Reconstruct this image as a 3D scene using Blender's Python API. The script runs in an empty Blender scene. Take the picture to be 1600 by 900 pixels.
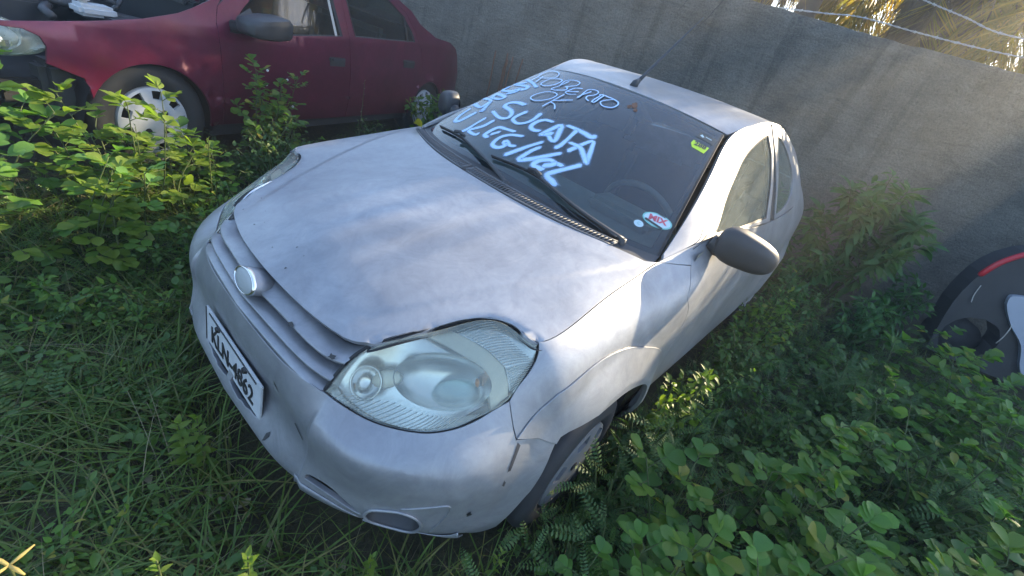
import bpy, bmesh, math, random
import numpy as np
from mathutils import Vector, Matrix
from mathutils.geometry import delaunay_2d_cdt
random.seed(7); rng = np.random.default_rng(7)
sc = bpy.context.scene
COL = sc.collection

# ------------------------------------------------------------------ camera
cam_d = bpy.data.cameras.new('camera'); cam = bpy.data.objects.new('camera', cam_d); COL.objects.link(cam)
CAM_POS = Vector((1.05897515, 1.06485304, 1.42328067))
CAM_R = Vector((-0.65466436, 0.70415034, 0.27493069)); CAM_D = Vector((0.21762188, 0.52386955, -0.82352985)); CAM_F = Vector((-0.72391664, -0.4793047, -0.49619724))
m = Matrix((( CAM_R.x, -CAM_D.x, -CAM_F.x, CAM_POS.x), (CAM_R.y, -CAM_D.y, -CAM_F.y, CAM_POS.y), (CAM_R.z, -CAM_D.z, -CAM_F.z, CAM_POS.z), (0, 0, 0, 1)))
cam.matrix_world = m
cam_d.sensor_width = 36; cam_d.lens = 671.1077 / 1600 * 36; cam_d.clip_start = 0.02; cam_d.clip_end = 900
sc.camera = cam
# ------------------------------------------------------------------ light
SUN = Vector((-0.90, 0.25, 0.43)).normalized()          # towards the sun: behind the wall, beyond the palms
el = math.asin(SUN.z); az = math.atan2(SUN.x, SUN.y)
w = bpy.data.worlds.new('World'); sc.world = w; w.use_nodes = True
nt = w.node_tree; bg = nt.nodes['Background']
sky = nt.nodes.new('ShaderNodeTexSky'); sky.sky_type = 'NISHITA'; sky.sun_disc = False
sky.sun_elevation = el; sky.sun_rotation = az; sky.air_density = 1.0; sky.dust_density = 0.2; sky.ozone_density = 2.2
nt.links.new(sky.outputs[0], bg.inputs[0]); bg.inputs[1].default_value = 0.14
sl = bpy.data.lights.new('sun', 'SUN'); sl.energy = 5.0; sl.angle = math.radians(0.5); sl.color = (1, 0.82, 0.55)
so = bpy.data.objects.new('sun', sl); COL.objects.link(so); so.rotation_euler = (-SUN).to_track_quat('-Z', 'Y').to_euler()
sc.view_settings.view_transform = 'Standard'; sc.view_settings.look = 'None'; sc.view_settings.gamma = 1; sc.view_settings.exposure = 2.18
sc.cycles.max_bounces = 8; sc.cycles.transparent_max_bounces = 12; sc.cycles.caustics_reflective = False; sc.cycles.caustics_refractive = False

# ------------------------------------------------------------------ material helpers
def mat(name):
    m = bpy.data.materials.new(name); m.use_nodes = True
    return m, m.node_tree.nodes, m.node_tree.links, m.node_tree.nodes['Principled BSDF']
def setp(b, **k):
    names = dict(col='Base Color', rough='Roughness', metal='Metallic', spec='Specular IOR Level', coat='Coat Weight', coatr='Coat Roughness', trans='Transmission Weight', ior='IOR', alpha='Alpha', sss='Subsurface Weight')
    for a, v in k.items():
        b.inputs[names[a]].default_value = (*v, 1) if isinstance(v, tuple) and len(v) == 3 else v
def simple(name, col, rough=.5, metal=0, **k):
    m, n, l, b = mat(name); setp(b, col=col, rough=rough, metal=metal, **k); return m
def noise(n, l, scale, detail=4, rough=.6, vec=None, dist=0):
    t = n.new('ShaderNodeTexNoise'); t.inputs['Scale'].default_value = scale; t.inputs['Detail'].default_value = detail; t.inputs['Roughness'].default_value = rough; t.inputs['Distortion'].default_value = dist
    if vec is not None: l.new(vec, t.inputs['Vector'])
    return t
def ramp(n, l, src, stops):
    r = n.new('ShaderNodeValToRGB'); e = r.color_ramp.elements
    while len(e) < len(stops): e.new(.5)
    for x, (p, c) in zip(e, stops): x.position = p; x.color = (*c, 1) if len(c) == 3 else c
    l.new(src, r.inputs[0]); return r
def mixc(n, l, fac, a, b, mode='MIX'):
    x = n.new('ShaderNodeMix'); x.data_type = 'RGBA'; x.blend_type = mode
    for s, v in ((x.inputs[0], fac), (x.inputs[6], a), (x.inputs[7], b)):
        if hasattr(v, 'is_output'): l.new(v, s)
        else: s.default_value = v if not isinstance(v, tuple) else ((*v, 1) if len(v) == 3 else v)
    return x.outputs[2]
def objcoord(n, l, scale=(1, 1, 1)):
    g = n.new('ShaderNodeTexCoord'); mp = n.new('ShaderNodeMapping'); mp.inputs['Scale'].default_value = scale; l.new(g.outputs['Object'], mp.inputs[0]); return mp.outputs[0]
def bump(n, l, b, h, strength=.3, dist=.01):
    x = n.new('ShaderNodeBump'); x.inputs['Strength'].default_value = strength; x.inputs['Distance'].default_value = dist; l.new(h, x.inputs['Height']); l.new(x.outputs[0], b.inputs['Normal']); return x

def paint(name, c1, c2, chalk, metal, rough0, rough1, chalk_amt):
    m, n, l, b = mat(name)
    v = objcoord(n, l)
    n1 = noise(n, l, 3.2, 6, .65, v, .6); n2 = noise(n, l, 55, 4, .6, v); n3 = noise(n, l, 9, 8, .75, v, 1.5)
    base = mixc(n, l, n2.outputs[0], c1, c2)
    r = ramp(n, l, n1.outputs[0], [(.42, (0, 0, 0)), (.66, (1, 1, 1))])
    r3 = ramp(n, l, n3.outputs[0], [(.35, (0, 0, 0)), (.75, (1, 1, 1))])
    f = n.new('ShaderNodeMath'); f.operation = 'MULTIPLY'; l.new(r.outputs[0], f.inputs[0]); l.new(r3.outputs[0], f.inputs[1])
    f2 = n.new('ShaderNodeMath'); f2.operation = 'MULTIPLY'; l.new(f.outputs[0], f2.inputs[0]); f2.inputs[1].default_value = chalk_amt
    c = mixc(n, l, f2.outputs[0], base, chalk)
    n5 = noise(n, l, 1.6, 5, .6, v, .8); r5 = ramp(n, l, n5.outputs[0], [(.36, (.72, .72, .735)), (.62, (1.04, 1.04, 1.04))]); n6 = noise(n, l, 7, 10, .78, v, 2.2); r6 = ramp(n, l, n6.outputs[0], [(.34, (.76, .76, .78)), (.54, (1.0, 1.0, 1.0)), (.72, (1.16, 1.15, 1.14))]); r5 = type('o', (), {'outputs': [mixc(n, l, .75, r5.outputs[0], r6.outputs[0], 'MULTIPLY')]}); c = mixc(n, l, .85, c, r5.outputs[0], 'MULTIPLY')
    # grime specks
    n4 = noise(n, l, 160, 3, .5, v); r4 = ramp(n, l, n4.outputs[0], [(.70, (0, 0, 0)), (.78, (1, 1, 1))])
    f4 = n.new('ShaderNodeMath'); f4.operation = 'MULTIPLY'; l.new(r4.outputs[0], f4.inputs[0]); f4.inputs[1].default_value = .35
    c = mixc(n, l, f4.outputs[0], c, (.12, .11, .10))
    l.new(c, b.inputs['Base Color'])
    mr = n.new('ShaderNodeMapRange'); mr.inputs[3].default_value = rough0; mr.inputs[4].default_value = rough1; l.new(f.outputs[0], mr.inputs[0]); l.new(mr.outputs[0], b.inputs['Roughness'])
    mm = n.new('ShaderNodeMapRange'); mm.inputs[3].default_value = metal; mm.inputs[4].default_value = metal * .5; l.new(f2.outputs[0], mm.inputs[0]); l.new(mm.outputs[0], b.inputs['Metallic'])
    setp(b, coat=.25, coatr=.22); nb = noise(n, l, 2.5, 2, .5, v); bump(n, l, b, nb.outputs[0], .05, .02)
    return m
M = {}
M['silver'] = paint('faded_silver_paint', (.29, .295, .31), (.34, .345, .36), (.52, .515, .53), .42, .42, .60, .6)
M['maroon'] = paint('maroon_paint', (.115, .008, .034), (.14, .011, .04), (.20, .04, .08), .30, .28, .5, .4)
def plastic(name, c, rough):
    m, n, l, b = mat(name); v = objcoord(n, l)
    a = noise(n, l, 14, 5, .6, v); d = noise(n, l, 300, 2, .5, v)
    l.new(mixc(n, l, a.outputs[0], tuple(x * .8 for x in c), tuple(min(1, x * 1.35 + .01) for x in c)), b.inputs['Base Color'])
    setp(b, rough=rough); bump(n, l, b, d.outputs[0], .15, .002); return m
M['black'] = plastic('weathered_black_plastic', (.028, .029, .032), .5)
M['trim'] = plastic('grey_black_plastic', (.038, .038, .042), .55)
M['rubber'] = plastic('tyre_rubber', (.022, .022, .024), .75)
M['seal'] = simple('rubber_seal', (.012, .012, .013), .6)
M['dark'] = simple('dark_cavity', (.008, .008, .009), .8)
M['chrome'] = simple('worn_chrome', (.75, .76, .76), .18, 1)
M['reflector'] = simple('lamp_reflector', (.72, .74, .74), .22, .9)
M['lampgrey'] = simple('lamp_bezel', (.74, .70, .58), .35, .3)
M['lampwhite'] = simple('pale_lamp_inner', (.72, .76, .78), .35)
M['badgegrey'] = simple('worn_badge_face', (.34, .36, .36), .45)
M['amber'] = simple('amber_bulb', (.8, .28, .05), .3)
M['steel'] = plastic('wheel_cover_silver', (.42, .43, .45), .4)
M['steeldark'] = plastic('shaded_wheel_cover', (.13, .133, .14), .55)  # darker copy of the silver cover, arch shade put into its colour
M['vent'] = plastic('vent_grey_plastic', (.10, .10, .105), .5)
M['plate'] = plastic('number_plate_white', (.46, .47, .48), .5)
M['ink'] = simple('plate_ink', (.02, .02, .022), .5)
M['interior'] = plastic('grey_interior', (.22, .225, .20), .7)
M['seat'] = plastic('seat_cloth', (.06, .065, .07), .9)
M['dash'] = plastic('dashboard_plastic', (.26, .27, .22), .7)
M['rust'] = plastic('rusty_metal', (.16, .075, .04), .8)
M['pale'] = plastic('pale_metal', (.42, .40, .36), .5)
M['red'] = simple('red_lens', (.45, .01, .02), .3)
M['paleblue'] = simple('pale_silver_panel', (.36, .40, .48), .45, .2)
M['yellowleaf'] = simple('yellow_leaf', (.55, .50, .03), .5)
M['sticker_teal'] = simple('sticker_teal', (.22, .50, .46), .5)
M['sticker_white'] = simple('sticker_pale', (.50, .62, .66), .5)
M['sticker_red'] = simple('sticker_red', (.55, .10, .13), .5)
M['sticker_green'] = simple('sticker_lime', (.50, .70, .03), .5)
M['sticker_dark'] = simple('sticker_dark', (.05, .055, .05), .5)
def glass(name, tint, dirt, dirtcol, streak=(1, 1, 1), rough=.02, ior=1.5):
    m, n, l, b = mat(name); n.remove(b); out = n['Material Output']
    tr = n.new('ShaderNodeBsdfTransparent'); tr.inputs[0].default_value = (*tint, 1)
    gl = n.new('ShaderNodeBsdfGlossy'); gl.inputs['Roughness'].default_value = rough; gl.inputs[0].default_value = (1, 1, 1, 1)
    fr = n.new('ShaderNodeFresnel'); fr.inputs[0].default_value = ior
    mx = n.new('ShaderNodeMixShader'); l.new(fr.outputs[0], mx.inputs[0]); l.new(tr.outputs[0], mx.inputs[1]); l.new(gl.outputs[0], mx.inputs[2])
    df = n.new('ShaderNodeBsdfDiffuse'); df.inputs[0].default_value = (*dirtcol, 1)
    v = objcoord(n, l, streak); a = noise(n, l, 6, 8, .7, v, .8); r = ramp(n, l, a.outputs[0], [(.35, (dirt * .35,) * 3), (.72, (dirt,) * 3)])
    m2 = n.new('ShaderNodeMixShader'); l.new(r.outputs[0], m2.inputs[0]); l.new(mx.outputs[0], m2.inputs[1]); l.new(df.outputs[0], m2.inputs[2])
    l.new(m2.outputs[0], out.inputs[0]); return m
M['glass'] = glass('sky_tinted_dusty_glass', (.60, .70, .70), .06, (.22, .33, .40), ior=1.75)  # dust tinted blue, sky reflection put into its colour
M['sideglass'] = glass('dirty_side_glass', (.60, .68, .62), .35, (.42, .46, .40), (9, 9, 1.2))
M['lens'] = glass('hazy_lamp_lens', (.93, .95, .88), .34, (.66, .69, .58), (1, 1, 1), .06)
def spray(name, sharp):
    m, n, l, b = mat(name); out = n['Material Output']
    setp(b, col=(.48, .67, .92), rough=.7)
    uv = n.new('ShaderNodeUVMap'); sp = n.new('ShaderNodeSeparateXYZ'); l.new(uv.outputs[0], sp.inputs[0])
    v = objcoord(n, l); ns = noise(n, l, 120, 4, .7, v)
    ad = n.new('ShaderNodeMath'); ad.operation = 'MULTIPLY_ADD'; l.new(ns.outputs[0], ad.inputs[0]); ad.inputs[1].default_value = .30; l.new(sp.outputs[0], ad.inputs[2])
    r = ramp(n, l, ad.outputs[0], sharp)
    tr = n.new('ShaderNodeBsdfTransparent'); mx = n.new('ShaderNodeMixShader'); l.new(r.outputs[0], mx.inputs[0]); l.new(tr.outputs[0], mx.inputs[1]); l.new(b.outputs[0], mx.inputs[2]); l.new(mx.outputs[0], out.inputs[0]); return m
M['spray'] = spray('sky_tinted_white_spray_paint', [(.12, (0, 0, 0)), (.45, (.22, .22, .22)), (.78, (.88, .88, .88)), (1, (.97, .97, .97))])  # white paint with blue sky light put into its colour
M['marker'] = spray('pale_paint_marker', [(.15, (0, 0, 0)), (.45, (.9, .9, .9)), (1, (1, 1, 1))])
def leafmat(name, cols, trans=.35, rough=.42):
    m, n, l, b = mat(name); out = n['Material Output']
    g = n.new('ShaderNodeNewGeometry'); oi = n.new('ShaderNodeObjectInfo')
    ad = n.new('ShaderNodeMath'); ad.operation = 'ADD'; l.new(g.outputs['Random Per Island'], ad.inputs[0]); l.new(oi.outputs['Random'], ad.inputs[1])
    fr = n.new('ShaderNodeMath'); fr.operation = 'FRACT'; l.new(ad.outputs[0], fr.inputs[0])
    k = len(cols); r = ramp(n, l, fr.outputs[0], [(i / (k - 1), c) for i, c in enumerate(cols)])
    v = objcoord(n, l); ns = noise(n, l, 25, 4, .6, v)
    c = mixc(n, l, .35, r.outputs[0], mixc(n, l, ns.outputs[0], (.3, .3, .3), (1.5, 1.5, 1.4)), 'MULTIPLY')
    c = mixc(n, l, .0, c, c)
    l.new(c, b.inputs['Base Color']); setp(b, rough=rough, spec=.28)
    t = n.new('ShaderNodeBsdfTranslucent'); l.new(mixc(n, l, 1, c, (1.7, 1.9, .7), 'MULTIPLY'), t.inputs[0])
    mx = n.new('ShaderNodeMixShader'); mx.inputs[0].default_value = trans; l.new(b.outputs[0], mx.inputs[1]); l.new(t.outputs[0], mx.inputs[2]); l.new(mx.outputs[0], out.inputs[0]); return m
M['leaf'] = leafmat('round_leaf_green', [(.065, .15, .035), (.085, .18, .035), (.11, .21, .04), (.08, .16, .05), (.12, .21, .035), (.15, .24, .04), (.09, .18, .035), (.26, .25, .05)], .45)
M['fresh'] = leafmat('fresh_leaf_green', [(.10, .21, .045), (.13, .25, .05), (.09, .19, .05)], .4)
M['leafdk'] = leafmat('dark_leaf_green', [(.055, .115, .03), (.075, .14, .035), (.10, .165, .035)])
M['shrubleaf'] = leafmat('shrub_leaf_green', [(.05, .125, .04), (.07, .155, .05), (.09, .18, .045)])
M['grass'] = leafmat('grass_green', [(.06, .11, .022), (.085, .15, .028), (.12, .18, .035), (.085, .12, .035), (.20, .18, .06)], .3, .5)
M['straw'] = leafmat('dry_straw', [(.22, .18, .10), (.30, .26, .17), (.14, .11, .07)], .15, .7)
M['feather'] = leafmat('feathery_green', [(.055, .115, .04), (.075, .14, .045), (.11, .16, .055)], .3, .5)
M['stem'] = leafmat('green_stem', [(.07, .10, .035), (.10, .12, .045)], .1, .6)
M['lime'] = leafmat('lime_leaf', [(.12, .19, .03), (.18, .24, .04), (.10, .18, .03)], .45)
M['palmgreen'] = leafmat('palm_leaf', [(.12, .11, .02), (.20, .15, .02), (.30, .18, .03), (.12, .12, .02)], .65, .4)
M['palmdry'] = leafmat('dead_palm_leaf', [(.12, .08, .045), (.16, .11, .06), (.08, .055, .035)], .2, .8)
M['bark'] = plastic('palm_bark', (.10, .075, .055), .9)
M['tan'] = leafmat('tan_seed_pod', [(.55, .42, .14), (.62, .48, .18)], .3, .6)
M['white_flower'] = simple('white_flower', (.75, .75, .76), .6)
M['wire'] = simple('galvanised_wire', (.55, .55, .54), .4, .6)
def wallmat():
    m, n, l, b = mat('rendered_concrete'); v = objcoord(n, l); vs = objcoord(n, l, (1, 1, .35)); vh = objcoord(n, l, (.5, .5, 2.2))
    a = noise(n, l, 1.3, 8, .65, v, .5); s = noise(n, l, 2.6, 6, .6, vs, .4); f = noise(n, l, 60, 6, .7, v); h = noise(n, l, 7, 8, .7, vh, 1.2)
    c = ramp(n, l, a.outputs[0], [(.30, (.16, .148, .124)), (.5, (.22, .205, .174)), (.72, (.29, .272, .235))])
    st = ramp(n, l, s.outputs[0], [(.38, (.66, .66, .67)), (.60, (1, 1, 1))])
    c = mixc(n, l, .6, c.outputs[0], st.outputs[0], 'MULTIPLY')
    hh = ramp(n, l, h.outputs[0], [(.35, (.72, .72, .74)), (.6, (1.12, 1.12, 1.1))]); c = mixc(n, l, .6, c, hh.outputs[0], 'MULTIPLY')
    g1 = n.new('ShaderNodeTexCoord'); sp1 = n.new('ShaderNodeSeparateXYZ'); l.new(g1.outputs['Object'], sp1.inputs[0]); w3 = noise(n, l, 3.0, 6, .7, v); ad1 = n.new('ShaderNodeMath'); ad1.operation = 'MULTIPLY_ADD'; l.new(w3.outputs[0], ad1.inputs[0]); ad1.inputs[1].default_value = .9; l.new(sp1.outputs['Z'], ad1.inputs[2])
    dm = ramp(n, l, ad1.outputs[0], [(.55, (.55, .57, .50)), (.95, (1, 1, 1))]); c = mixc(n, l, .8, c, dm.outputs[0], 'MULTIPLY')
    wv = noise(n, l, 1.0, 6, .6, objcoord(n, l, (6, 6, .5)), .3); wr = ramp(n, l, wv.outputs[0], [(.56, (1, 1, 1)), (.66, (.62, .63, .64))]); c = mixc(n, l, .7, c, wr.outputs[0], 'MULTIPLY')
    ff = ramp(n, l, f.outputs[0], [(.30, (.55, .55, .56)), (.5, (1, 1, 1)), (.75, (1.5, 1.5, 1.45))]); c = mixc(n, l, .7, c, ff.outputs[0], 'MULTIPLY')
    # pale lime specks
    vo = n.new('ShaderNodeTexVoronoi'); vo.inputs['Scale'].default_value = 34; l.new(v, vo.inputs['Vector']); sp = ramp(n, l, vo.outputs['Distance'], [(.05, (1, 1, 1)), (.13, (0, 0, 0))])
    q = noise(n, l, 2.2, 3, .5, v); qr = ramp(n, l, q.outputs[0], [(.48, (0, 0, 0)), (.62, (.55, .55, .55))]); mu = n.new('ShaderNodeMath'); mu.operation = 'MULTIPLY'; l.new(sp.outputs[0], mu.inputs[0]); l.new(qr.outputs[0], mu.inputs[1])
    c = mixc(n, l, mu.outputs[0], c, (.50, .49, .46))
    l.new(c, b.inputs['Base Color']); setp(b, rough=.92, spec=.2)
    mm = n.new('ShaderNodeMath'); mm.operation = 'ADD'; l.new(f.outputs[0], mm.inputs[0]); l.new(h.outputs[0], mm.inputs[1]); bump(n, l, b, mm.outputs[0], 1.0, .035); return m
M['wall'] = wallmat()
def soilmat():
    m, n, l, b = mat('leaf_litter_soil'); v = objcoord(n, l); a = noise(n, l, 3, 8, .7, v); f = noise(n, l, 45, 6, .7, v, .8)
    c = ramp(n, l, a.outputs[0], [(.35, (.035, .032, .02)), (.55, (.055, .055, .028)), (.7, (.08, .065, .045))]); ff = ramp(n, l, f.outputs[0], [(.3, (.4, .4, .4)), (.7, (1.5, 1.4, 1.2))])
    l.new(mixc(n, l, .8, c.outputs[0], ff.outputs[0], 'MULTIPLY'), b.inputs['Base Color']); setp(b, rough=.95); bump(n, l, b, f.outputs[0], .8, .02); return m
M['soil'] = soilmat()

# ------------------------------------------------------------------ object helpers
def tag(o, label=None, cat=None, group=None, kind=None):
    if label: o['label'] = label
    if cat: o['category'] = cat
    if group: o['group'] = group
    if kind: o['kind'] = kind
    return o
def link(name, me, material=None, parent=None):
    o = bpy.data.objects.new(name, me); COL.objects.link(o)
    if material is not None and len(me.materials) == 0: me.materials.append(material)
    if parent is not None: o.parent = parent
    return o
def empty(name, loc=(0, 0, 0), rot=None):
    o = bpy.data.objects.new(name, None); COL.objects.link(o); o.location = loc; o.empty_display_size = .1
    if rot is not None: o.rotation_euler = rot
    return o
def mk(name, V, F, material, parent=None, smooth=True, normals=None):
    me = bpy.data.meshes.new(name); V = np.asarray(V, float)
    if isinstance(F, np.ndarray):
        nf, k = F.shape; me.vertices.add(len(V)); me.vertices.foreach_set('co', V.ravel()); me.loops.add(nf * k); me.loops.foreach_set('vertex_index', F.ravel().astype(np.int32))
        me.polygons.add(nf); me.polygons.foreach_set('loop_start', np.arange(0, nf * k, k, dtype=np.int32)); me.polygons.foreach_set('loop_total', np.full(nf, k, np.int32)); me.update(calc_edges=True)
    else: me.from_pydata([tuple(v) for v in V], [], [tuple(int(i) for i in f) for f in F]); me.update()
    if smooth: me.polygons.foreach_set('use_smooth', [True] * len(me.polygons))
    me.validate()
    if normals is not None and len(normals) == len(me.vertices): me.normals_split_custom_set_from_vertices([tuple(x) for x in normals])
    return link(name, me, material, parent)
def bm_obj(name, bm, material, parent=None, smooth=False, bevel=0, recalc=True):
    if bevel: bmesh.ops.bevel(bm, geom=list(bm.edges), offset=bevel, segments=2, affect='EDGES', clamp_overlap=True)
    if recalc: bmesh.ops.recalc_face_normals(bm, faces=bm.faces)
    me = bpy.data.meshes.new(name); bm.to_mesh(me); bm.free()
    if smooth:
        me.polygons.foreach_set('use_smooth', [True] * len(me.polygons))
        try: me.set_sharp_from_angle(angle=math.radians(38))
        except Exception: pass
    return link(name, me, material, parent)
def box_bm(bm, c, s, rot=None):
    r = bmesh.ops.create_cube(bm, size=1); M4 = Matrix.Translation(c) @ (rot.to_4x4() if rot is not None else Matrix.Identity(4)) @ Matrix.Diagonal((*s, 1)); bmesh.ops.transform(bm, matrix=M4, verts=r['verts']); return r['verts']
def tube(pts, rad, seg=6, cap=True):
    """returns V,F of a tube along pts with radius (float or list)"""
    P = np.asarray(pts, float); n = len(P); rad = np.full(n, rad) if np.isscalar(rad) else np.asarray(rad, float)
    T = np.gradient(P, axis=0); T /= np.maximum(np.linalg.norm(T, axis=1, keepdims=True), 1e-9)
    up = np.array([0, 0, 1.]) if abs(T[0, 2]) < .9 else np.array([1., 0, 0]); V = []
    N = np.cross(T, up); N /= np.maximum(np.linalg.norm(N, axis=1, keepdims=True), 1e-9); B = np.cross(N, T)
    a = np.linspace(0, 2 * math.pi, seg, endpoint=False)
    V = (P[:, None] + rad[:, None, None] * (np.cos(a)[None, :, None] * N[:, None] + np.sin(a)[None, :, None] * B[:, None])).reshape(-1, 3)
    F = []
    for i in range(n - 1):
        for j in range(seg): F.append((i * seg + j, i * seg + (j + 1) % seg, (i + 1) * seg + (j + 1) % seg, (i + 1) * seg + j))
    if cap: F.append(tuple(range(seg))[::-1]); F.append(tuple((n - 1) * seg + j for j in range(seg)))
    return V, F
class Acc:
    def __init__(s): s.V = []; s.F = []; s.n = 0
    def add(s, V, F):
        s.V.append(np.asarray(V, float)); s.F += [tuple(i + s.n for i in f) for f in F]; s.n += len(V)
    def obj(s, name, material, parent=None, smooth=True): return mk(name, np.concatenate(s.V), s.F, material, parent, smooth)
class TriAcc:                                             # triangles only, fast
    def __init__(s): s.V = []; s.F = []; s.n = 0
    def add(s, V, F): s.V.append(V); s.F.append(F + s.n); s.n += len(V)
    def obj(s, name, material, parent=None): return mk(name, np.concatenate(s.V), np.concatenate(s.F), material, parent)
def catmull(P, n=8, closed=False):
    P = np.asarray(P, float); k = len(P); out = []
    for i in range(k if closed else k - 1):
        p0, p1, p2, p3 = (P[(i - 1) % k], P[i], P[(i + 1) % k], P[(i + 2) % k]) if closed else (P[max(i - 1, 0)], P[i], P[i + 1], P[min(i + 2, k - 1)])
        for t in np.arange(n) / n:
            out.append(.5 * (2 * p1 + (p2 - p0) * t + (2 * p0 - 5 * p1 + 4 * p2 - p3) * t * t + (3 * p1 - p0 - 3 * p2 + p3) * t ** 3))
    if not closed: out.append(P[-1])
    return np.array(out)

# ------------------------------------------------------------------ body surfaces of the silver car (X forward, Y to its left, origin under the front axle)
def spl_basis(k):
    n=len(k);h=np.diff(k);A=np.eye(n);B=np.zeros((n,n))
    for i in range(1,n-1):
        A[i,i-1:i+2]=[h[i-1]/6,(h[i-1]+h[i])/3,h[i]/6];B[i,i-1:i+2]=[1/h[i-1],-1/h[i-1]-1/h[i],1/h[i]]
    return np.linalg.solve(A,B)
def spl_w(u,k,M2):
    n=len(k);u=np.clip(np.asarray(u,float),0,n-1);i=np.minimum(u.astype(int),n-2);t=u-i;h=np.diff(k)[i]
    W=np.zeros((len(u),n));r=np.arange(len(u))
    W[r,i]+=1-t;W[r,i+1]+=t
    W+=((((1-t)**3-(1-t))*h*h/6))[:,None]*M2[i]+(((t**3-t)*h*h/6))[:,None]*M2[i+1]
    return W
class Surf:
    def __init__(s,P,deform=None):
        s.P=np.array(P,float);s.nu,s.nv=s.P.shape[:2];s.deform=deform
        du=np.linalg.norm(np.diff(s.P,axis=0),axis=2).mean(1);dv=np.linalg.norm(np.diff(s.P,axis=1),axis=2).mean(0)
        s.ku=np.r_[0,np.cumsum(du)];s.kv=np.r_[0,np.cumsum(dv)];s.Mu=spl_basis(s.ku);s.Mv=spl_basis(s.kv)
    def ev(s,uv):
        uv=np.atleast_2d(np.asarray(uv,float))
        X=np.einsum('ki,kj,ijc->kc',spl_w(uv[:,0],s.ku,s.Mu),spl_w(uv[:,1],s.kv,s.Mv),s.P)
        return s.deform(X) if s.deform else X
    def nrm(s,uv,e=1e-3):
        uv=np.atleast_2d(np.asarray(uv,float))
        hi=np.array([s.nu-1,s.nv-1.])
        a=np.clip(uv+[e,0],0,hi);b=np.clip(uv-[e,0],0,hi);c=np.clip(uv+[0,e],0,hi);d=np.clip(uv-[0,e],0,hi)
        n=np.cross(s.ev(a)-s.ev(b),s.ev(c)-s.ev(d));l=np.linalg.norm(n,axis=1,keepdims=True)
        return n/np.maximum(l,1e-12)
BELT=[
 [(.69,0,.25),(.757,0,.297),(.722,0,.39),(.724,0,.50),(.713,0,.605),(.685,0,.655),(.645,0,.703)],
 [(.685,.2,.25),(.750,.2,.299),(.716,.2,.39),(.716,.2,.50),(.70,.2,.598),(.668,.2,.65),(.629,.2,.703)],
 [(.65,.36,.24),(.724,.375,.293),(.706,.375,.39),(.704,.375,.49),(.668,.375,.58),(.63,.37,.64),(.590,.362,.69)],
 [(.58,.49,.215),(.655,.51,.27),(.668,.515,.37),(.668,.517,.495),(.605,.485,.556),(.545,.45,.65),(.513,.43,.732)],
 [(.50,.615,.19),(.575,.635,.26),(.59,.645,.36),(.594,.650,.497),(.537,.615,.586),(.455,.55,.69),(.395,.475,.762)],
 [(.42,.72,.18),(.47,.735,.26),(.48,.74,.36),(.482,.742,.505),(.43,.68,.625),(.37,.61,.73),(.308,.53,.795)],
 [(.36,.775,.19),(.375,.785,.27),(.375,.787,.36),(.375,.783,.50),(.345,.715,.645),(.31,.663,.738),(.275,.592,.797)],
 [(.22,.80,.20),(.22,.81,.30),(.22,.812,.40),(.22,.805,.51),(.235,.775,.64),(.245,.725,.745),(.26,.665,.793)],
 [(.0,.80,.22),(0,.82,.32),(0,.822,.42),(0,.818,.53),(0,.80,.65),(0,.755,.775),(0,.672,.845)],
 [(-.2,.80,.22),(-.2,.822,.32),(-.2,.825,.43),(-.2,.82,.55),(-.2,.805,.67),(-.2,.765,.80),(-.2,.671,.885)],
 [(-.40,.79,.22),(-.40,.815,.32),(-.40,.822,.44),(-.40,.822,.57),(-.40,.812,.70),(-.395,.785,.83),(-.345,.672,.912)],
 [(-.65,.785,.22),(-.65,.815,.32),(-.65,.825,.45),(-.65,.825,.60),(-.65,.815,.75),(-.64,.785,.89),(-.62,.725,.990)],
 [(-1.1,.79,.22),(-1.1,.818,.32),(-1.1,.828,.45),(-1.1,.828,.61),(-1.1,.82,.76),(-1.1,.797,.89),(-1.1,.762,.990)],
 [(-1.5,.79,.22),(-1.5,.82,.32),(-1.5,.83,.45),(-1.5,.83,.61),(-1.5,.82,.76),(-1.5,.80,.89),(-1.5,.772,.985)],
 [(-2.0,.79,.22),(-2.0,.82,.32),(-2.0,.832,.45),(-2.0,.832,.61),(-2.0,.825,.77),(-2.0,.805,.90),(-2.0,.765,1.01)],
 [(-2.5,.77,.24),(-2.5,.80,.34),(-2.5,.815,.47),(-2.5,.815,.63),(-2.5,.805,.78),(-2.5,.78,.92),(-2.45,.71,1.05)],
 [(-2.85,.70,.26),(-2.87,.73,.36),(-2.88,.75,.49),(-2.87,.745,.65),(-2.85,.735,.80),(-2.82,.70,.95),(-2.76,.62,1.08)],
 [(-3.0,.45,.28),(-3.04,.47,.38),(-3.06,.49,.51),(-3.05,.49,.67),(-3.0,.48,.82),(-2.95,.45,.97),(-2.88,.42,1.09)],
 [(-3.05,0,.28),(-3.09,0,.38),(-3.11,0,.51),(-3.10,0,.67),(-3.05,0,.82),(-3.0,0,.97),(-2.92,0,1.10)],
]
ARCH=(0.0,.28)
def arch_deform(X):
    X=X.copy()
    for cx,cz in ((-.05,.29),(-2.50,.29)):
        r=np.hypot(X[:,0]-cx,X[:,2]-cz)
        m=(X[:,1]>.5)
        q=np.clip((.445-r)/.115,0,1);t=np.where(q<.22,q*q/.44,q-.11)/.89
        fade=np.clip((X[:,2]-.14)/.25,0,1)
        X[:,1]+=np.where(m,.030*t*fade,0)
    # the bumper corners stand a little proud of the middle
    t=np.clip((np.abs(X[:,1])-.392)/.014,0,1);t=t*t*(3-2*t)
    f=np.clip((X[:,0]-.30)/.12,0,1)*np.clip((.578-X[:,2])/.06,0,1)*np.clip((X[:,2]-.2)/.05,0,1)
    X[:,0]+=.009*t*f
    return X
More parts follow.
